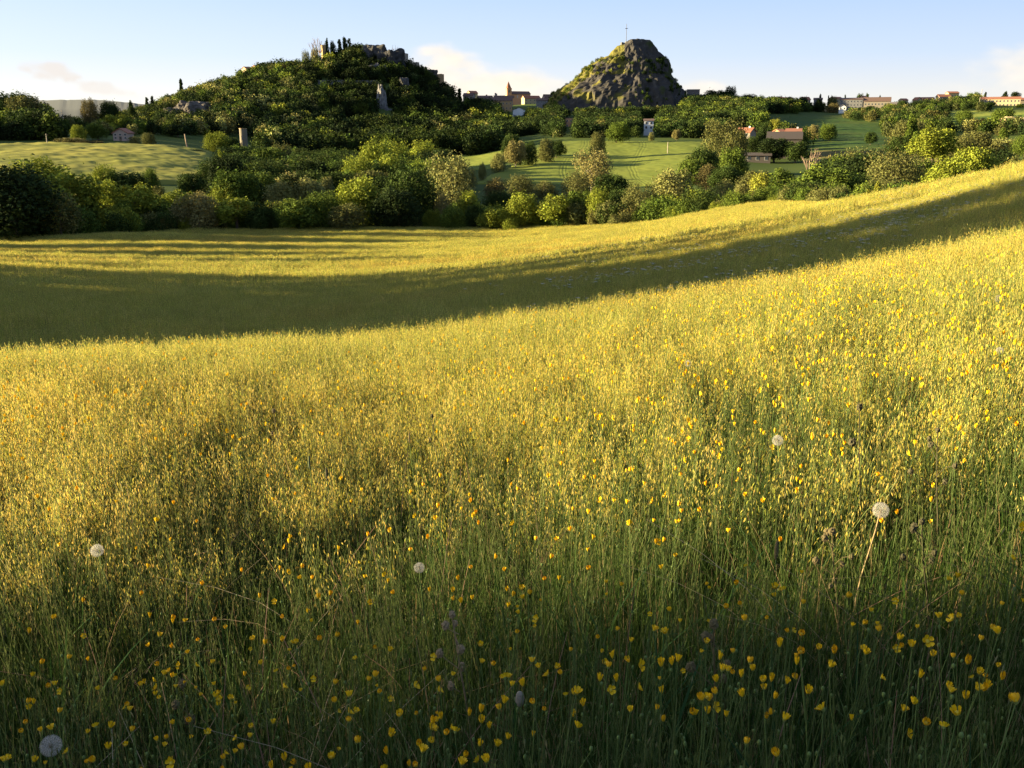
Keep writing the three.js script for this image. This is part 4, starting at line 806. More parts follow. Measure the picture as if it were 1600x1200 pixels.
const VIL = [
  ['village_house', 'yellow lit gabled house at the left end of the village', { px: [730, 746], py: [142.5, 146, 153], D: 1210, wall: 'yellow', roof: 'tile', win: [2, 2], winSide: 2, rot: 0.5 }],
  ['village_house', 'grey brown house below the yellow gabled house of the village', { px: [724, 742], py: [146, 150, 162], D: 1035, wall: 'stone', roof: 'tileDark', win: [2, 2], rot: -0.3 }],
  ['village_house', 'pale house between the yellow gabled house and the tall chimney tower', { px: [747, 768], py: [150, 153, 162], D: 1035, wall: 'pale', roof: 'tileDark', win: [4, 1] }],
  ['village_house', 'long tawny row house with arched front below the church', { px: [767, 800], py: [153, 157.5, 173], D: 1000, wall: 'ochre', roof: 'tileDark', win: [6, 2], chimney: true, depth: 12 }],
  ['village_house', 'dark roofed house just under the church tower', { px: [772, 801], py: [150, 153.5, 160], D: 1025, wall: 'stone', roof: 'tileDark', win: [4, 1] }],
  ['village_house', 'ochre lit house with tiled roof right of the church nave', { px: [815, 844], py: [150, 154, 165], D: 1170, wall: 'cream', roof: 'tile', win: [4, 2], winSide: 3, rot: 0.45 }],
  ['village_house', 'grey house at the right end of the village below the ochre lit house', { px: [838, 858], py: [154, 157, 168], D: 990, wall: 'grey', roof: 'tileDark', win: [3, 2], rot: -0.2 }],
  ['village_house', 'brown roofed house at the foot of the rock, rightmost of the village', { px: [848, 863], py: [148, 153, 162], D: 1015, wall: 'pink', roof: 'tileDark', win: [2, 1], rot: 0.3 }],
  ['white_house', 'white gabled house standing alone below the village', { px: [801.5, 820.5], py: [168.5, 172.5, 186], D: 930, wall: 'white', roof: 'slate', along: false, win: [3, 1], depth: 10 }],
  ['annex', 'small white annex left of the white gabled house', { px: [795, 803.5], py: [178.5, 180, 189], D: 925, wall: 'white', roof: 'slate', win: [1, 1], depth: 5, flat: true }],
  ['ruined_house', 'roofless brown brick house ruin among the dark trees under the rock', { px: [883, 895], py: [184, 185, 201], D: 760, wall: 'brick', roof: 'dark', win: [2, 2], depth: 7, flat: true }],
  ['white_house', 'small white house with dark roof on the upper field edge below the rock', { px: [1006, 1020.5], py: [186.5, 189, 204], D: 620, wall: 'white', roof: 'tileDark', win: [2, 2], depth: 7 }],
  ['farmhouse', 'two storey farmhouse with red tiled roof and pale gable wall', { px: [1151, 1178], py: [200.5, 206.5, 226], D: 470, wall: 'pale', roof: 'tile', win: [2, 2], chimney: 'white', depth: 8, rot: -0.35 }],
  ['barn', 'long low barn with a big grey brown tiled roof beside the farmhouse', { px: [1199, 1248], py: [207, 217, 243], D: 430, wall: 'shadedBarnWall', roof: 'shadedBarnTile', win: [3, 1], depth: 12 }],
  ['barn_wing', 'taller wing with red roof behind the right end of the barn', { px: [1228, 1249], py: [202, 206, 225], D: 445, wall: 'stone', roof: 'tile', win: [1, 1], chimney: 'white', depth: 9 }],
  ['barn_wing', 'lit gabled wing behind the left part of the barn', { px: [1209, 1224], py: [203, 207, 225], D: 448, wall: 'ochre', roof: 'tile', depth: 8, rot: 0.5 }],
  ['shed', 'low dark shed with pale framed openings below the farmhouse', { px: [1164, 1202], py: [240, 243, 254], D: 395, wall: 'shadedBarnWall', roof: 'shadedBarnTile', win: [3, 1], depth: 6 }],
  ['cottage', 'red roofed cottage with white walls on the left hillside', { px: [181, 207], py: [201.5, 208, 220], D: 520, wall: 'pink', roof: 'tile', along: false, win: [3, 2], depth: 10, rot: -0.3, door: true }],
  ['hill_house', 'orange roofed house on the left ridge of the hill, left of two', { px: [380, 393], py: [105, 108, 118], D: 1040, wall: 'cream', roof: 'tile', rot: 0.5, win: [2, 1] }],
  ['hill_house', 'orange roofed house on the left ridge of the hill, right of two', { px: [396, 408], py: [102.5, 106, 116], D: 1045, wall: 'ochre', roof: 'tile', rot: 0.5, win: [2, 1] }],
  ['ridge_house', 'flat roofed dark house on the ridge just right of the rock', { px: [1073, 1092], py: [139.5, 140.5, 160], D: 1030, wall: 'dark', roof: 'slate', win: [3, 2], flat: true }],
];
for (const a of VIL) house(...a);
const TOWN = 'houses of the town on the right ridge';
for (const [label, o] of [
  ['long orange roofed house at the left end of the ridge town', { px: [1205, 1222], py: [152, 155, 162], D: 1050, wall: 'cream', roof: 'tile', win: [4, 1], winSide: 2, rot: 0.4 }],
  ['orange roofed house in the ridge town, second from its left end', { px: [1221, 1236], py: [152.5, 155, 162], D: 1055, wall: 'ochre', roof: 'tile', win: [3, 1], rot: 0.3 }],
  ['bright lit gabled house in the ridge town, third from its left end', { px: [1229, 1238], py: [153, 156.5, 163], D: 1040, wall: 'yellow', roof: 'tile', along: false, win: [1, 1], rot: 0.6 }],
  ['cream lit house of the ridge town between two clumps of dark trees', { px: [1249, 1264], py: [152, 156, 166], D: 1040, wall: 'yellow', roof: 'tile', win: [3, 2], winSide: 3, rot: 0.5 }],
  ['grey house of the ridge town right of the cream lit house', { px: [1271, 1283], py: [153.5, 156, 168], D: 1040, wall: 'grey', roof: 'tileDark', win: [2, 2] }],
  ['tall pale yellow lit house left of the apartment block with two grey storeys', { px: [1296, 1313], py: [152, 154.5, 168], D: 1045, wall: 'yellow', roof: 'tile', win: [3, 2], winSide: 3, rot: 0.55 }],
  ['small white gabled house at the lower left of the grey apartment block', { px: [1311, 1321], py: [164, 167.5, 173], D: 985, wall: 'white', roof: 'slate', along: false, win: [2, 1] }],
  ['cream house between the two apartment blocks of the ridge town', { px: [1343, 1352], py: [150.5, 153.5, 168], D: 1050, wall: 'cream', roof: 'tile', win: [2, 2], winSide: 2, rot: 0.5 }],
  ['grey cottage right of the red roofed apartment block', { px: [1391, 1404], py: [160, 163, 174], D: 1000, wall: 'grey', roof: 'slate', win: [3, 1] }],
  ['small bright house far right of the red roofed apartment block', { px: [1405, 1416], py: [154.5, 157, 164], D: 1060, wall: 'cream', roof: 'tile', win: [2, 1], rot: 0.5 }],
  ['cream gable beside the long low red roof of the ridge town', { px: [1427, 1437], py: [152.5, 156, 163], D: 1060, wall: 'cream', roof: 'tile', along: false, win: [1, 1], rot: 0.5 }],
  ['long low house with red roof right of the cream gable', { px: [1434, 1456], py: [152.5, 155.5, 162], D: 1065, wall: 'pink', roof: 'tile', win: [5, 1] }],
  ['reddish house with pale corner in the middle of the right hilltop', { px: [1463, 1482], py: [148, 151.5, 163], D: 1060, wall: 'pink', roof: 'tile', win: [3, 2], rot: 0.4 }],
  ['cream house highest on the right hilltop', { px: [1478, 1495], py: [143.5, 146, 154], D: 1100, wall: 'yellow', roof: 'tile', win: [4, 1], rot: 0.4 }],
  ['small white roofed house below the reddish house on the right', { px: [1456, 1470], py: [165.5, 168.5, 175], D: 960, wall: 'white', roof: 'frame', win: [2, 1] }],
  ['low house with pale end at the right end of the long ridge building', { px: [1580, 1597], py: [153.5, 156.5, 168], D: 1030, wall: 'cream', roof: 'tile', win: [3, 1], rot: 0.3 }],
]) house('town_house', label, { ...o, category: 'house', group: TOWN });
house('apartment_block', 'grey apartment block with two rows of balconies on the right ridge', { px: [1313, 1344], py: [153.5, 156, 173], D: 1015, wall: 'grey', roof: 'tileDark', win: [7, 3], category: 'building', depth: 12 });
house('apartment_block', 'pale apartment block with dark red roof on the right ridge', { px: [1351, 1387], py: [152.5, 158.5, 174], D: 1015, wall: 'pale', roof: 'tileDark', win: [8, 2], category: 'building', depth: 12 });
house('long_building', 'long cream building with terracotta roof and many bays on the far right ridge', { px: [1537, 1586], py: [152, 155, 168], D: 1010, wall: 'cream', roof: 'tile', win: [11, 2], category: 'building', depth: 12 });
// walls and towers of the old fort on the left hill, and its terrace walls
function blockWall(name, label, px0, px1, py0, py1, D, depth, mat, category = 'wall', rot = 0, D2 = D) {
  const a = at(px0, py1, D), b = at(px1, py1, D2), len = a.distanceTo(b), h = at((px0 + px1) / 2, py0, (D + D2) / 2).y - (a.y + b.y) / 2;
  const t = thing(name, label, category, null, [(a.x + b.x) / 2, (a.y + b.y) / 2, (a.z + b.z) / 2], Math.atan2(-(b.z - a.z), b.x - a.x) + rot);
  const tilt = Math.atan2(b.y - a.y, Math.hypot(b.x - a.x, b.z - a.z));
  const n = Math.max(2, Math.round(len / 2.2)), s = new THREE.Shape(); s.moveTo(-len / 2, -4);
  seed(Math.round(px0 * 7 + py0)); s.lineTo(len / 2, -4); for (let i = n; i >= 0; i--) { const x = lerp(-len / 2, len / 2, i / n), y = h + rr(-0.6, 0.3) * Math.min(1, h * 0.2); s.lineTo(x, y); if (i) s.lineTo(x - len / n * 0.5, y + rr(-0.3, 0.25)); } s.closePath();
  const w = part('masonry', new THREE.ExtrudeGeometry(s, { depth, bevelEnabled: false }).translate(0, 0, -depth / 2), MAT[mat], t); w.rotation.z = tilt;
  return t;
}
blockWall('fort_wall', 'flat topped ruined fort block at the top of the hill', 568, 594, 71, 84, 1045, 12, 'grey', 'ruin');
blockWall('fort_wall', 'long fort wall stepping down from the hilltop block', 600, 636, 84, 106, 1050, 8, 'stone', 'ruin', 0, 1040);
blockWall('tower', 'small square stone tower on the right shoulder of the hill', 646, 655.5, 97, 112, 1050, 7, 'stone', 'tower');
blockWall('tower_house', 'square tower house lit orange on its edge at the right end of the hill', 681, 692, 116, 134, 1050, 8, 'ochre', 'tower', 0.5);
blockWall('terrace_wall', 'long sloping retaining wall across the dark left hill', 497, 598, 125.5, 128, 925, 1.2, 'darkStone', 'wall', 0, 945);
blockWall('terrace_wall', 'short pale buttress at the left end below the sloping retaining wall', 494, 502, 136, 146, 905, 2, 'darkStone', 'wall');
blockWall('terrace_wall', 'pale buttress at the right end below the sloping retaining wall', 551, 561, 135, 152, 905, 2, 'darkStone', 'wall');
blockWall('chapel_tower', 'slim stone turret among the village roofs left of the church', 773, 777, 145.5, 156, 1040, 3, 'stone', 'tower');
blockWall('chimney_stack', 'thin chimney on the village roofs left of the slim turret', 759, 761.5, 147.5, 154, 1040, 1.6, 'stone', 'chimney');
blockWall('ruined_tower', 'brown ruined tower stub among bare trees on the hilltop', 503, 509, 70, 86, 1050, 4, 'ochre', 'ruin', 0.4);
{ // round tower in the pasture
  const D = 505, a = at(381, 219, D), h = at(381, 201.5, D).y - a.y, r = (10.6 * D) / F / 2, t = thing('round_tower', 'pale round stone tower standing among bushes right of the pasture', 'tower', null, [a.x, a.y, a.z]);
  part('wall', new THREE.CylinderGeometry(r, r * 1.03, h + 3, 28).translate(0, (h - 3) / 2, 0), MAT.towerStone, t);
  part('rim', new THREE.CylinderGeometry(r * 1.08, r * 1.08, 0.3, 28).translate(0, h + 0.16, 0), MAT.ochre, t);
  part('doorway', box(-0.5, 0.5, 0.2, 2.2, r - 0.12, r + 0.06), MAT.dark, t);
}
{ // turret with a tall cross on the rock
  const D = 1000, a = at(975, 75, D), k = D / F, t = thing('turret', 'small stone turret with a tall thin iron cross on top of the rock', 'tower', null, [a.x, a.y, a.z], 0.2);
  part('wall', mergeGeometries([box(-3.3, -1.2, -3, 5.2, -2, 2), box(-1.2, 1.3, -3, 3.6, -2, 2), box(1.3, 3.3, -3, 6, -2, 2)]), MAT.darkStone, t);
  const m = part('mast', new THREE.CylinderGeometry(0.22, 0.3, 17.5, 8).translate(2.0, 6 + 8.0, 0), MAT.metal, t);
  part('cross_arm', box(0.6, 3.4, 18.2, 18.7, -0.2, 0.2), MAT.metal, m);
}
// poles
function pole(px, pyTop, pyBase, D, label, arm = false) {
  const a = at(px, pyBase, D), h = at(px, pyTop, D).y - a.y, t = thing('utility_pole', label, 'pole', null, [a.x, a.y, a.z], 0.3);
  part('post', new THREE.CylinderGeometry(0.16, 0.22, h + 2, 8).translate(0, h / 2 - 1, 0), paleBark, t);
  if (arm) part('crossarm', box(-0.9, 0.9, h - 0.6, h - 0.45, -0.08, 0.08), MAT.wood, t);
}
pole(75, 209, 232, 480, 'pale wooden utility pole standing on the left pasture', true);
pole(909, 245, 257, 400, 'thin pale pole in the crop field left of the tall airy tree');
pole(1043, 222, 238, 430, 'thin pole at the upper right of the crop field');
pole(1533, 139, 152, 1080, 'thin mast on the right skyline above the long building');
pole(1529, 152, 170, 950, 'pale pole left of the long building on the right ridge');
pole(98, 172, 185, 690, 'pale pole in front of the trees at far left');
// bare trees
function bareTree(px, pyTop, pyBase, D, label, mat, n, spread, sd, group) {
  const a = at(px, pyBase, D), h = at(px, pyTop, D).y - a.y, t = thing('bare_tree', label, 'tree', group, [a.x, a.y, a.z]); seed(sd);
  const s = new Soup(), c = [1, 1, 1], grow = (p, dir, len, r, lev) => {
    const e = p.clone().addScaledVector(dir, len); limb(s, p, e, r, r * 0.6, c, 5);
    if (lev > 0) for (let i = 0; i < 3; i++) grow(p.clone().lerp(e, rr(0.45, 1)), dir.clone().add(V(rr(-1, 1) * 0.5, rr(0.0, 0.5), rr(-1, 1) * 0.5)).normalize(), len * rr(0.4, 0.65), r * 0.5, lev - 1);
  };
  const tr = new Soup(); limb(tr, V(0, -1, 0), V(0, h * 0.18, 0), h * 0.035, h * 0.028, c, 7); part('trunk', tr.build(), mat, t);
  for (let i = 0; i < n; i++) { const q = (i + 0.5) / n - 0.5; grow(V(q * h * 0.1, h * 0.12, 0), V(q * spread + rr(-0.08, 0.08), 1, rr(-0.25, 0.25)).normalize(), h * rr(0.5, 0.72), h * 0.02, 2); }
  part('branches', s.build(), mat, t);
}
const greyBark = std(0.27, 0.185, 0.125);
bareTree(1265, 241, 286, 300, 'bare dead tree with pale upright branches at the right of the valley', greyBark, 7, 0.75, 5);
bareTree(618, 73, 88, 1050, 'leafless tree on the fort wall at the right of the hilltop', bark, 5, 1.1, 6);
bareTree(500, 62, 86, 1050, 'pale leafless tree on the hilltop, right one of the bare pair', greyBark, 5, 0.9, 7);
bareTree(490, 66, 86, 1048, 'pale leafless tree on the hilltop, left one of the bare pair', greyBark, 5, 0.9, 8);
{ // leaning pale trunk above the left pasture
  const D = 470, a = at(296, 238, D), b = at(287, 212, D), t = thing('tree_trunk', 'pale leaning tree trunk at the upper edge of the left pasture', 'trunk', null, [a.x, a.y, a.z]), s = new Soup(), c = [1, 1, 1], q = b.clone().sub(a);
  limb(s, V(0, -0.5, 0), V(q.x * 0.55, q.y * 0.45, 0), 0.5, 0.36, c); limb(s, V(q.x * 0.55, q.y * 0.45, 0), V(q.x * 0.8, q.y * 1.1, 0), 0.36, 0.24, c); part('wood', s.build(), greyBark, t);
}
{ // sandy bank at the far right
  crag('sandy_bank', 'golden sandy bank with dark shrubs in front at the far right', 1584, 183, 194, 745, 40, 14, [0.50, 0.38, 0.20], 21, 0.3);
  crag('sandy_bank', 'small pale heap left of the golden sandy bank', 1539, 191, 196, 740, 7, 5, [0.55, 0.46, 0.28], 22, 0.2);
}

// ---------------------------------------------------------------- flowers of the meadow
const petalMat = new THREE.MeshPhysicalMaterial({ color: new THREE.Color().setRGB(0.86, 0.56, 0.012), roughness: 0.38, side: THREE.DoubleSide, transmission: 0.3, thickness: 0, ior: 1.35, specularIntensity: 0.6 });
const orangeMat = petalMat.clone(); orangeMat.color.setRGB(0.84, 0.48, 0.01);
const stemMat = new THREE.MeshPhysicalMaterial({ color: new THREE.Color().setRGB(0.12, 0.17, 0.045), roughness: 0.7, specularIntensity: 0.3, side: THREE.DoubleSide });
const stamenMat = std(0.55, 0.42, 0.03, 0.8), sepalMat = std(0.22, 0.26, 0.06, 0.8), dryMat = std(0.12, 0.09, 0.035, 0.95), darkDry = std(0.05, 0.042, 0.016, 0.95), tanMat = std(0.26, 0.18, 0.09, 0.95);
// five cupped petals round the origin; open = 0 closed cup ... 1 flat
function petalsGeo(sd, open, R = 0.0115) {
  seed(sd); const parts = [];
  for (let k = 0; k < 5; k++) {
    const nu = 5, nv = 5, pos = [], idx = [], a0 = (k / 5) * 6.2832 + rr(-0.12, 0.12), op = open + rr(-0.12, 0.12);
    for (let i = 0; i <= nv; i++) for (let j = 0; j <= nu; j++) {
      const v = i / nv, u = (j / nu) * 2 - 1, wd = 0.62 * Math.sin(Math.PI * Math.min(0.92, 0.1 + 0.62 * v)) * (v > 0.85 ? 1 - (v - 0.85) * 1.4 : 1), ang = lerp(1.45, 0.35, op) * (1 - 0.45 * v) + v * lerp(0.55, 0.35, op);
      const rad = R * (0.12 + v * 1.05 * Math.cos(ang * lerp(0.9, 0.75, op)) ), y = R * (v * 1.25 * Math.sin(lerp(1.3, 0.45, op)) ) + R * 0.12 * u * u, w = u * wd * 1.05;
      const th = a0 + w * lerp(0.95, 0.85, v), r2 = Math.max(rad, R * lerp(0.15, 0.62, Math.sin(v * 2.2)) * lerp(1, 0.8, op)) * (1 - 0.06 * u * u);
      pos.push(Math.cos(th) * r2, y, Math.sin(th) * r2);
    }
    for (let i = 0; i < nv; i++) for (let j = 0; j < nu; j++) { const a = i * (nu + 1) + j; idx.push(a, a + nu + 1, a + 1, a + 1, a + nu + 1, a + nu + 2); }
    const g = new THREE.BufferGeometry(); g.setAttribute('position', new THREE.Float32BufferAttribute(pos, 3)); g.setIndex(idx); g.computeVertexNormals(); parts.push(g);
  }
  return mergeGeometries(parts);
}
function stemTube(pts, r0, r1, sides = 5, segs = 7) {
  const curve = new THREE.CatmullRomCurve3(pts), g = new THREE.TubeGeometry(curve, segs, r0, sides, false), p = g.attributes.position;
  for (let i = 0; i <= segs; i++) { const c = curve.getPointAt(i / segs), k = lerp(1, r1 / r0, i / segs); for (let j = 0; j <= sides; j++) { const q = i * (sides + 1) + j, v = V().fromBufferAttribute(p, q).sub(c).multiplyScalar(k).add(c); p.setXYZ(q, v.x, v.y, v.z); } }
  g.deleteAttribute('uv'); return g;
}
const plain = (g) => { const q = g.index ? g.toNonIndexed() : g; q.deleteAttribute('uv'); return q; };
// buttercup models with the flower at (0, 1, 0) above its root: the stem is unit height times h0
const H0 = 0.42, cups = [];
for (let k = 0; k < 6; k++) {
  seed(900 + k); const lx = rr(-0.06, 0.06), lz = rr(-0.06, 0.06), open = [0.25, 0.45, 0.1, 0.7, 0.35, 0.0][k], tilt = new THREE.Euler(rr(-0.5, 0.7), rr(0, 6), rr(0.0, 0.6)), headAt = (g) => g.applyMatrix4(new THREE.Matrix4().makeRotationFromEuler(tilt)).translate(0, H0, 0);
  const nod = V(0, -1, 0).applyEuler(tilt).multiplyScalar(0.02).add(V(0, H0, 0));
  const main = stemTube([V(lx, -0.04, lz), V(lx * 0.9, H0 * 0.4, lz * 0.8), V(lx * 0.35, H0 * 0.8, lz * 0.3), nod, V(0, H0, 0)], 0.0016, 0.0009);
  const side = stemTube([V(lx * 0.75, H0 * 0.5, lz * 0.65), V(lx * 0.5 + 0.02, H0 * 0.68, lz * 0.4 + 0.01), V(lx * 0.3 + 0.045, H0 * 0.83, lz * 0.3 + 0.03)], 0.001, 0.0007, 4, 4);
  const bud = new THREE.SphereGeometry(0.0042, 7, 5).translate(lx * 0.3 + 0.045, H0 * 0.84, lz * 0.3 + 0.03);
  const leaf = new Soup(); for (let i = 0; i < 5; i++) ribbon(leaf, V(lx * 0.9, H0 * 0.38, lz * 0.8), i * 1.3, 0.05, 0.9, 0.004, 3, [1, 1, 1]);
  const lg = leaf.build(); lg.deleteAttribute('color');
  cups.push({ petals: headAt(petalsGeo(910 + k, open)), stamens: headAt(new THREE.SphereGeometry(0.0042, 8, 6).scale(1, 0.8, 1).translate(0, 0.004, 0)), sepals: headAt(new THREE.ConeGeometry(0.005, 0.005, 5, 1, true).rotateX(Math.PI).translate(0, -0.0012, 0)), stem: mergeGeometries([plain(main), plain(side), plain(bud), plain(lg)]) });
}
const CUP = 'yellow buttercup on a thin green stem standing in the meadow grass', CUPS = 'buttercups in the foreground of the meadow';
let nCup = 0;
const protoCup = cups.map((c, k) => { const t = new THREE.Group(); t.name = 'buttercup'; part('stem', c.stem, stemMat, t); part('petals', c.petals, k % 3 === 2 ? orangeMat : petalMat, t); part('stamens', c.stamens, stamenMat, t); part('sepals', c.sepals, sepalMat, t); return t; });
function buttercup(p, big = 1) {                 // p: where the flower is
  const g = H(p.x, p.z), t = protoCup[nCup % protoCup.length].clone(); t.name = numbered('buttercup'); nCup++;
  const h = Math.max(0.12, p.y - g), turn = rr(0, 6.28); t.position.set(p.x, g, p.z); t.rotation.y = turn; t.scale.set(big, h / H0, big);
  for (const m of t.children) if (m.name !== 'stem') { m.scale.set(1, (big * H0) / h, 1); m.position.y = H0 * (1 - (big * H0) / h); }   // keep the flower's shape on a longer or shorter stem
  tag(t, CUP, 'flower', CUPS); scene.add(t); return t;
}
const heroes = [[85, 967], [289, 972], [335, 970], [130, 994], [249, 995], [310, 1001], [294, 1021], [396, 1000], [107, 1030], [306, 1041], [332, 1037], [246, 1040], [51, 1057], [86, 1071], [78, 1073], [96, 1080], [4, 1072], [181, 1062], [221, 1071], [257, 1055], [201, 1102], [150, 1136], [172, 1137], [206, 1143], [246, 1157], [324, 1147], [379, 1171], [269, 1192], [196, 1165], [148, 1190], [169, 1170], [81, 1140], [40, 1130], [106, 1175], [272, 1131], [297, 1127],
  [609, 1018], [556, 1031], [585, 1058], [647, 1073], [546, 1089], [525, 1097], [624, 1119], [674, 1140], [695, 1147], [711, 1144], [677, 1160], [557, 1161], [517, 1185], [660, 1175], [781, 1109], [789, 1060], [800, 1072], [834, 1099], [896, 1085], [752, 1036], [769, 1039], [680, 1027], [811, 959], [826, 929], [817, 936], [815, 921], [806, 989], [840, 968], [869, 1044], [850, 906], [761, 1191], [721, 1195], [650, 1196],
  [1224, 923], [1210, 919], [1164, 970], [1352, 1022], [1350, 1016], [1374, 987], [1447, 1002], [1296, 1042], [1171, 1036], [1192, 1065], [1105, 1091], [1119, 1084], [1286, 1109], [1225, 1125], [1165, 1162], [1481, 1074], [1485, 1082], [1445, 1131], [1474, 1137], [1496, 1117], [1215, 1181], [985, 1112], [900, 1084], [950, 1043], [953, 1078], [1128, 1048], [1098, 1094], [1530, 1053], [1526, 1078], [1587, 1098], [430, 940], [462, 1005], [498, 1000], [986, 1003], [1040, 990], [1250, 1020], [1400, 940], [1560, 990], [920, 890], [1055, 870], [870, 845], [640, 860], [560, 880], [470, 905]];
seed(601); for (const [px, py] of heroes) { const p = hit(px, py, rr(0.42, 0.50), 0.7, 40); if (p) buttercup(p, rr(0.62, 0.92)); }
// the others: the nearest as things, the rest as one mass
{
  const spots = [];
  for (let i = 0; i < 60000; i++) {
    const D = 1.4 + 24 * Math.pow(rnd(), 1.5), az = THREE.MathUtils.degToRad(rr(-36, 36)), x = Math.sin(az) * D, z = -Math.cos(az) * D, px = pxOfAz(az);
    const clump = fbm(x * 0.5, z * 0.6, 31, 3), right = smooth(px, 500, 1250) * (D > 4 ? 1 : 0.3), far = smooth(D, 3, 6) * (1 - smooth(D, 5, 11));
    const want = (0.3 + clump * 0.45) * lerp(0.55, 1, right) * lerp(D > 6 ? 0.05 : 0.8, 0.85, far) * (D < 3.2 ? 0.7 : 1);
    if (rnd() < want * (D > 3.2 ? lerp(0.3, 0.75, smooth(px, 800, 1250)) : 0.42)) spots.push({ D, x, z });
  }
  spots.sort((a, b) => a.D - b.D);
  const rest = [];
  for (const s of spots) { const y = H(s.x, s.z) + rr(0.36, 0.50) + smooth(s.D, 2.6, 4.2) * 0.12 - smooth(s.D, 6, 12) * 0.1; if (s.D > 1.5 && nCup < 300) buttercup(V(s.x, y, s.z), rr(0.42, 0.82)); else rest.push({ p: V(s.x, H(s.x, s.z), s.z), s: rr(0.5, 0.82), sy: (y - H(s.x, s.z)) / H0, turn: rr(0, 6.28) }); }
  const geos = cups.map((c, k) => { const paint = (g, r) => { const q = plain(g.clone()), n = q.attributes.position.count, a = new Float32Array(n * 3); for (let i = 0; i < n; i++) a.set(r, i * 3); q.setAttribute('color', new THREE.BufferAttribute(a, 3)); return q; }; return mergeGeometries([paint(c.petals, k % 3 === 2 ? [0.84, 0.48, 0.01] : [0.86, 0.56, 0.012]), paint(c.stem, [0.12, 0.17, 0.045]), paint(c.stamens, [0.55, 0.42, 0.03])]); });
  const t = thing('buttercup_patch', 'mass of small yellow buttercups spread over the middle of the near meadow', 'flowers'); t.userData.kind = 'stuff';
  seed(602); scatterCopies(geos, new THREE.MeshPhysicalMaterial({ vertexColors: true, roughness: 0.4, side: THREE.DoubleSide, transmission: 0.3, thickness: 0, ior: 1.35, specularIntensity: 0.4 }), rest, 'flower', t);
}
// white umbels on the slope behind the crest
{
  seed(611); const s = new Soup(), c = [0.62, 0.58, 0.48];
  for (let i = 0; i < 26; i++) { const a = rr(0, 6.28), r = 0.05 * Math.sqrt(rnd()), p = V(Math.cos(a) * r, 0.62 + rr(-0.008, 0.012), Math.sin(a) * r); for (let k = 0; k < 3; k++) { const b = k * 2.1 + a, e = V(p.x + Math.cos(b) * 0.014, p.y + rr(-0.004, 0.004), p.z + Math.sin(b) * 0.014), f = V(p.x + Math.cos(b + 0.9) * 0.012, p.y + 0.002, p.z + Math.sin(b + 0.9) * 0.012); s.tri(p, e, f, c); } s.tri(V(0, 0.54, 0), p, V(p.x + 0.002, p.y, p.z), [0.2, 0.24, 0.08]); }
  ribbon(s, V(0, 0, 0), 0.3, 0.55, 0.02, 0.005, 3, [0.18, 0.22, 0.07], 0.7);
  const list = [];
  for (let i = 0; i < 26000 && list.length < 1000; i++) {
    const px = rr(560, 1640), D = rr(14, 60), g = ground(px, D), [x, y] = project(g), cl = fbm(g.x * 0.13, g.z * 0.2, 51, 3);
    const band = smooth(x, 620, 1250) * (D < edgeAt(px) ? 1 : 0) * smooth(cl, -0.1, 0.5) * (D > 20 && D < 48 ? 1 : 0.2);
    if (rnd() < band) list.push({ p: g, s: rr(0.8, 1.25), sy: rr(0.85, 1.1), turn: rr(0, 6.28) });
  }
  const t = thing('white_flowers', 'white umbel flowers scattered in the shaded grass of the hollow at right', 'flowers'); t.userData.kind = 'stuff';
  scatterCopies([s.build()], leafy(0.8, 0.3), list, 'umbel', t);
}
// dandelion clocks
const downMat = new THREE.MeshPhysicalMaterial({ color: new THREE.Color().setRGB(0.52, 0.49, 0.44), roughness: 0.9, side: THREE.DoubleSide, transmission: 0.45, thickness: 0, ior: 1.2, specularIntensity: 0.1 });
function clockGeo(R, sd, lost = 0) {
  seed(sd); const s = new Soup(), c = [1, 1, 1], n = 150;
  for (let i = 0; i < n; i++) {
    const y = 1 - (2 * (i + 0.5)) / n, q = Math.sqrt(1 - y * y), a = i * 2.39996, d = V(q * Math.cos(a), y, q * Math.sin(a)); if (rnd() < lost) continue;
    const u = new THREE.Vector3().crossVectors(d, V(0.3, 1, 0.2)).normalize(), w = new THREE.Vector3().crossVectors(d, u), p = d.clone().multiplyScalar(R * 0.2), e = d.clone().multiplyScalar(R * 0.74);
    s.tri(p, e, e.clone().addScaledVector(u, 0.0005), c);
    for (let k = 0; k < 9; k++) { const b = (k / 9) * 6.28 + rr(-0.2, 0.2), o = u.clone().multiplyScalar(Math.cos(b)).addScaledVector(w, Math.sin(b)), f = e.clone().addScaledVector(o, R * 0.23).addScaledVector(d, R * 0.24 * rr(0.8, 1.1)), side = u.clone().multiplyScalar(-Math.sin(b)).addScaledVector(w, Math.cos(b)).multiplyScalar(0.00024); s.tri(e, f, f.clone().add(side), c); s.tri(e, f.clone().add(side), e.clone().add(side), c); }
  }
  return s.build();
}
function dandelion(px, py, r, label, lean = 0.05, lost = 0.03, red = false) {
  let p = hit(px, py, 0.44, 0.7, 60); const dist = p.distanceTo(camera.position), R = clamp((r * dist * 0.88) / F, 0.015, 0.03), g = H(p.x + lean, p.z), h = p.y - g;
  const t = thing('dandelion_clock', label, 'flower', null, [p.x, p.y, p.z]);
  part('stem', stemTube([V(lean, -h - 0.03, 0.01), V(lean * 0.8, -h * 0.55, 0), V(lean * 0.25, -h * 0.2, 0), V(0, 0, 0)], 0.0024, 0.0018, 7), red ? tanMat : stemMat, t);
  part('receptacle', new THREE.SphereGeometry(R * 0.2, 10, 8), dryMat, t);
  part('seed_head', clockGeo(R, Math.round(px), lost), downMat, t);
}
dandelion(80, 1165, 16, 'large grey dandelion clock at the bottom left corner of the meadow');
dandelion(152, 860, 10.5, 'white dandelion clock at the left, higher of the two on the left side');
dandelion(655, 887, 9.5, 'pale dandelion clock left of centre among the buttercups', 0.02, 0.2);
dandelion(1376, 797, 13.5, 'sunlit dandelion clock on a reddish stem at the right', -0.05, 0.03, true);
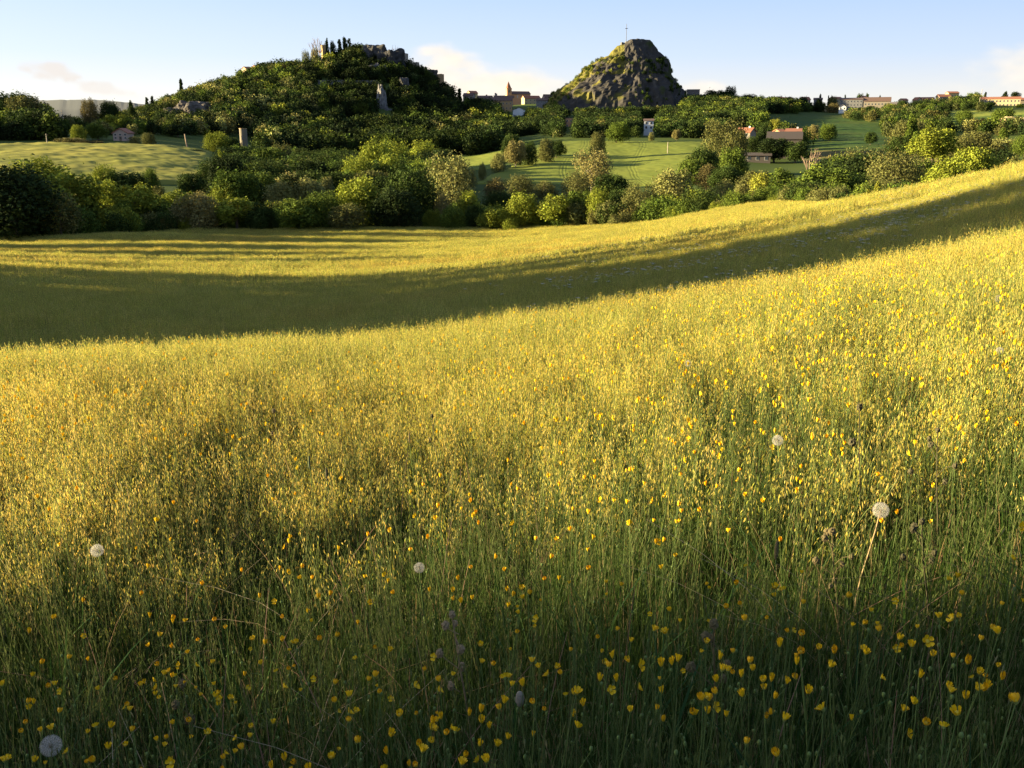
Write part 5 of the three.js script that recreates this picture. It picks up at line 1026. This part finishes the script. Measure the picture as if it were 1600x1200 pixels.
dandelion(1215, 688, 9.5, 'cream sunlit dandelion clock in the buttercup patch right of centre');
dandelion(1075, 568, 6, 'small dandelion clock in the golden grass above the buttercup patch');
dandelion(1560, 467, 6, 'tiny dandelion clock near the right edge below the crest');
dandelion(1232, 520, 5, 'tiny dandelion clock just below the crest right of centre');
dandelion(1562, 548, 6, 'small dandelion clock at the right edge, lower of the two there');
// dry and dark weeds
function weed(name, px, py, hgt, label, mat, n, size, spread, sd, cat = 'weed') {
  const p = hit(px, py, hgt, 0.7, 40), g = H(p.x, p.z), h = p.y - g; seed(sd);
  const t = thing(name, label, cat, null, [p.x, g, p.z], 0);
  const lx = rr(0.02, 0.06), parts = [plain(stemTube([V(lx, -0.03, 0), V(lx * 0.8, h * 0.4, 0.01), V(lx * 0.3, h * 0.75, 0), V(0, h, 0)], 0.0032, 0.0014, 6))], heads = [];
  for (let i = 0; i < n; i++) {
    const y = h * (1 - (i / Math.max(1, n)) * 0.42), a = i * 2.4, d = i ? spread * rr(0.5, 1) : 0, e = V(Math.cos(a) * d + lx * 0.3 * (1 - y / h), y + d * 0.5, Math.sin(a) * d);
    if (i) parts.push(plain(stemTube([V(lx * 0.3, y - 0.02, 0), V(e.x * 0.6, e.y - 0.012, e.z * 0.6), e], 0.0014, 0.0009, 4, 3)));
    const q = new THREE.IcosahedronGeometry(size * rr(0.75, 1.1), 3), v = q.attributes.position; for (let k = 0; k < v.count; k++) { const w = V().fromBufferAttribute(v, k), f = 1 + 0.5 * noise(w.x * 260 + i, w.y * 260, w.z * 260); v.setXYZ(k, e.x + w.x * f, e.y + w.y * f * 1.25, e.z + w.z * f); } q.computeVertexNormals(); heads.push(q.deleteAttribute('uv'));
    const hs = [heads.pop()]; for (let k = 0; k < 7; k++) { const s = new Soup(); ribbon(s, V(e.x, e.y - size * 0.4, e.z), k * 0.9, size * 2.1, 0.5, size * 0.22, 3, [1, 1, 1]); const b = s.build(); b.deleteAttribute('color'); hs.push(b); }
    heads.push(mergeGeometries(hs.map((g0) => (g0.index ? g0.toNonIndexed() : g0))));
  }
  part('stem', mergeGeometries(parts), mat, t); for (const g0 of heads) part('seed_head', g0, mat, t);
}
weed('dried_thistle', 1343, 636, 0.62, 'dark dried thistle head leaning above the golden grass at the right', darkDry, 2, 0.013, 0.03, 1);
weed('dried_dock', 706, 960, 0.5, 'pale tan dried flower stem with curled heads in the lower middle', tanMat, 7, 0.008, 0.035, 2);
weed('dark_weed', 1465, 672, 0.6, 'dark branching weed among buttercups at the right', darkDry, 6, 0.008, 0.07, 3);
weed('dark_weed', 1440, 815, 0.45, 'dark drooping weed below the reddish stemmed dandelion clock', darkDry, 6, 0.008, 0.06, 4);
weed('dark_weed', 1300, 830, 0.44, 'grey dark weed left of the reddish stemmed dandelion clock', dryMat, 7, 0.008, 0.06, 5);
weed('dark_weed', 675, 650, 0.58, 'small dark seed head in the golden grass near the centre', darkDry, 2, 0.009, 0.03, 6);
weed('dried_dock', 285, 1068, 0.42, 'curled brown dried flower head at the lower left', dryMat, 3, 0.011, 0.025, 7);
weed('dried_dock', 1115, 975, 0.44, 'brown dried weed with bristly heads in the lower right half', dryMat, 6, 0.009, 0.05, 8);
weed('dark_weed', 428, 642, 0.58, 'small grey seed head in the golden grass left of centre', dryMat, 2, 0.009, 0.02, 9);
function spike(px, py, hgt, label, mat, len, w, sd) {
  const p = hit(px, py, hgt, 0.7, 40), g = H(p.x, p.z), h = p.y - g, t = thing('grass_spike', label, 'grass', null, [p.x, g, p.z]); seed(sd);
  part('stem', stemTube([V(0.05, -0.03, 0), V(0.04, h * 0.4, 0.01), V(0.01, h * 0.75, 0), V(0, h, 0)], 0.0016, 0.0011), stemMat, t);
  const q = new THREE.SphereGeometry(1, 12, 24), v = q.attributes.position; for (let k = 0; k < v.count; k++) { const a = V().fromBufferAttribute(v, k), f = 1 + 0.35 * noise(a.x * 6, a.y * 14, a.z * 6 + sd); v.setXYZ(k, a.x * w * f, h + (a.y + 0.7) * len * 0.5, a.z * w * f); } q.computeVertexNormals(); part('seed_head', q, mat, t);
}
spike(484, 730, 0.5, 'dark green cylindrical seed spike left of centre above the first buttercups', std(0.05, 0.07, 0.03), 0.06, 0.005, 1);
spike(511, 748, 0.48, 'dark brown seed spike right of the dark green one', darkDry, 0.06, 0.005, 2);
spike(812, 1100, 0.38, 'fuzzy pale grey oblong seed head in the lower middle', std(0.24, 0.20, 0.14), 0.034, 0.0085, 3);
spike(640, 690, 0.55, 'thin dark seed spike in the golden grass near the centre', dryMat, 0.05, 0.004, 4);
spike(1212, 870, 0.44, 'brown seed spike among stems right of centre', dryMat, 0.05, 0.005, 5);

scene.environmentIntensity = 1;
camera.updateMatrixWorld(true);
renderer.render(scene, camera);
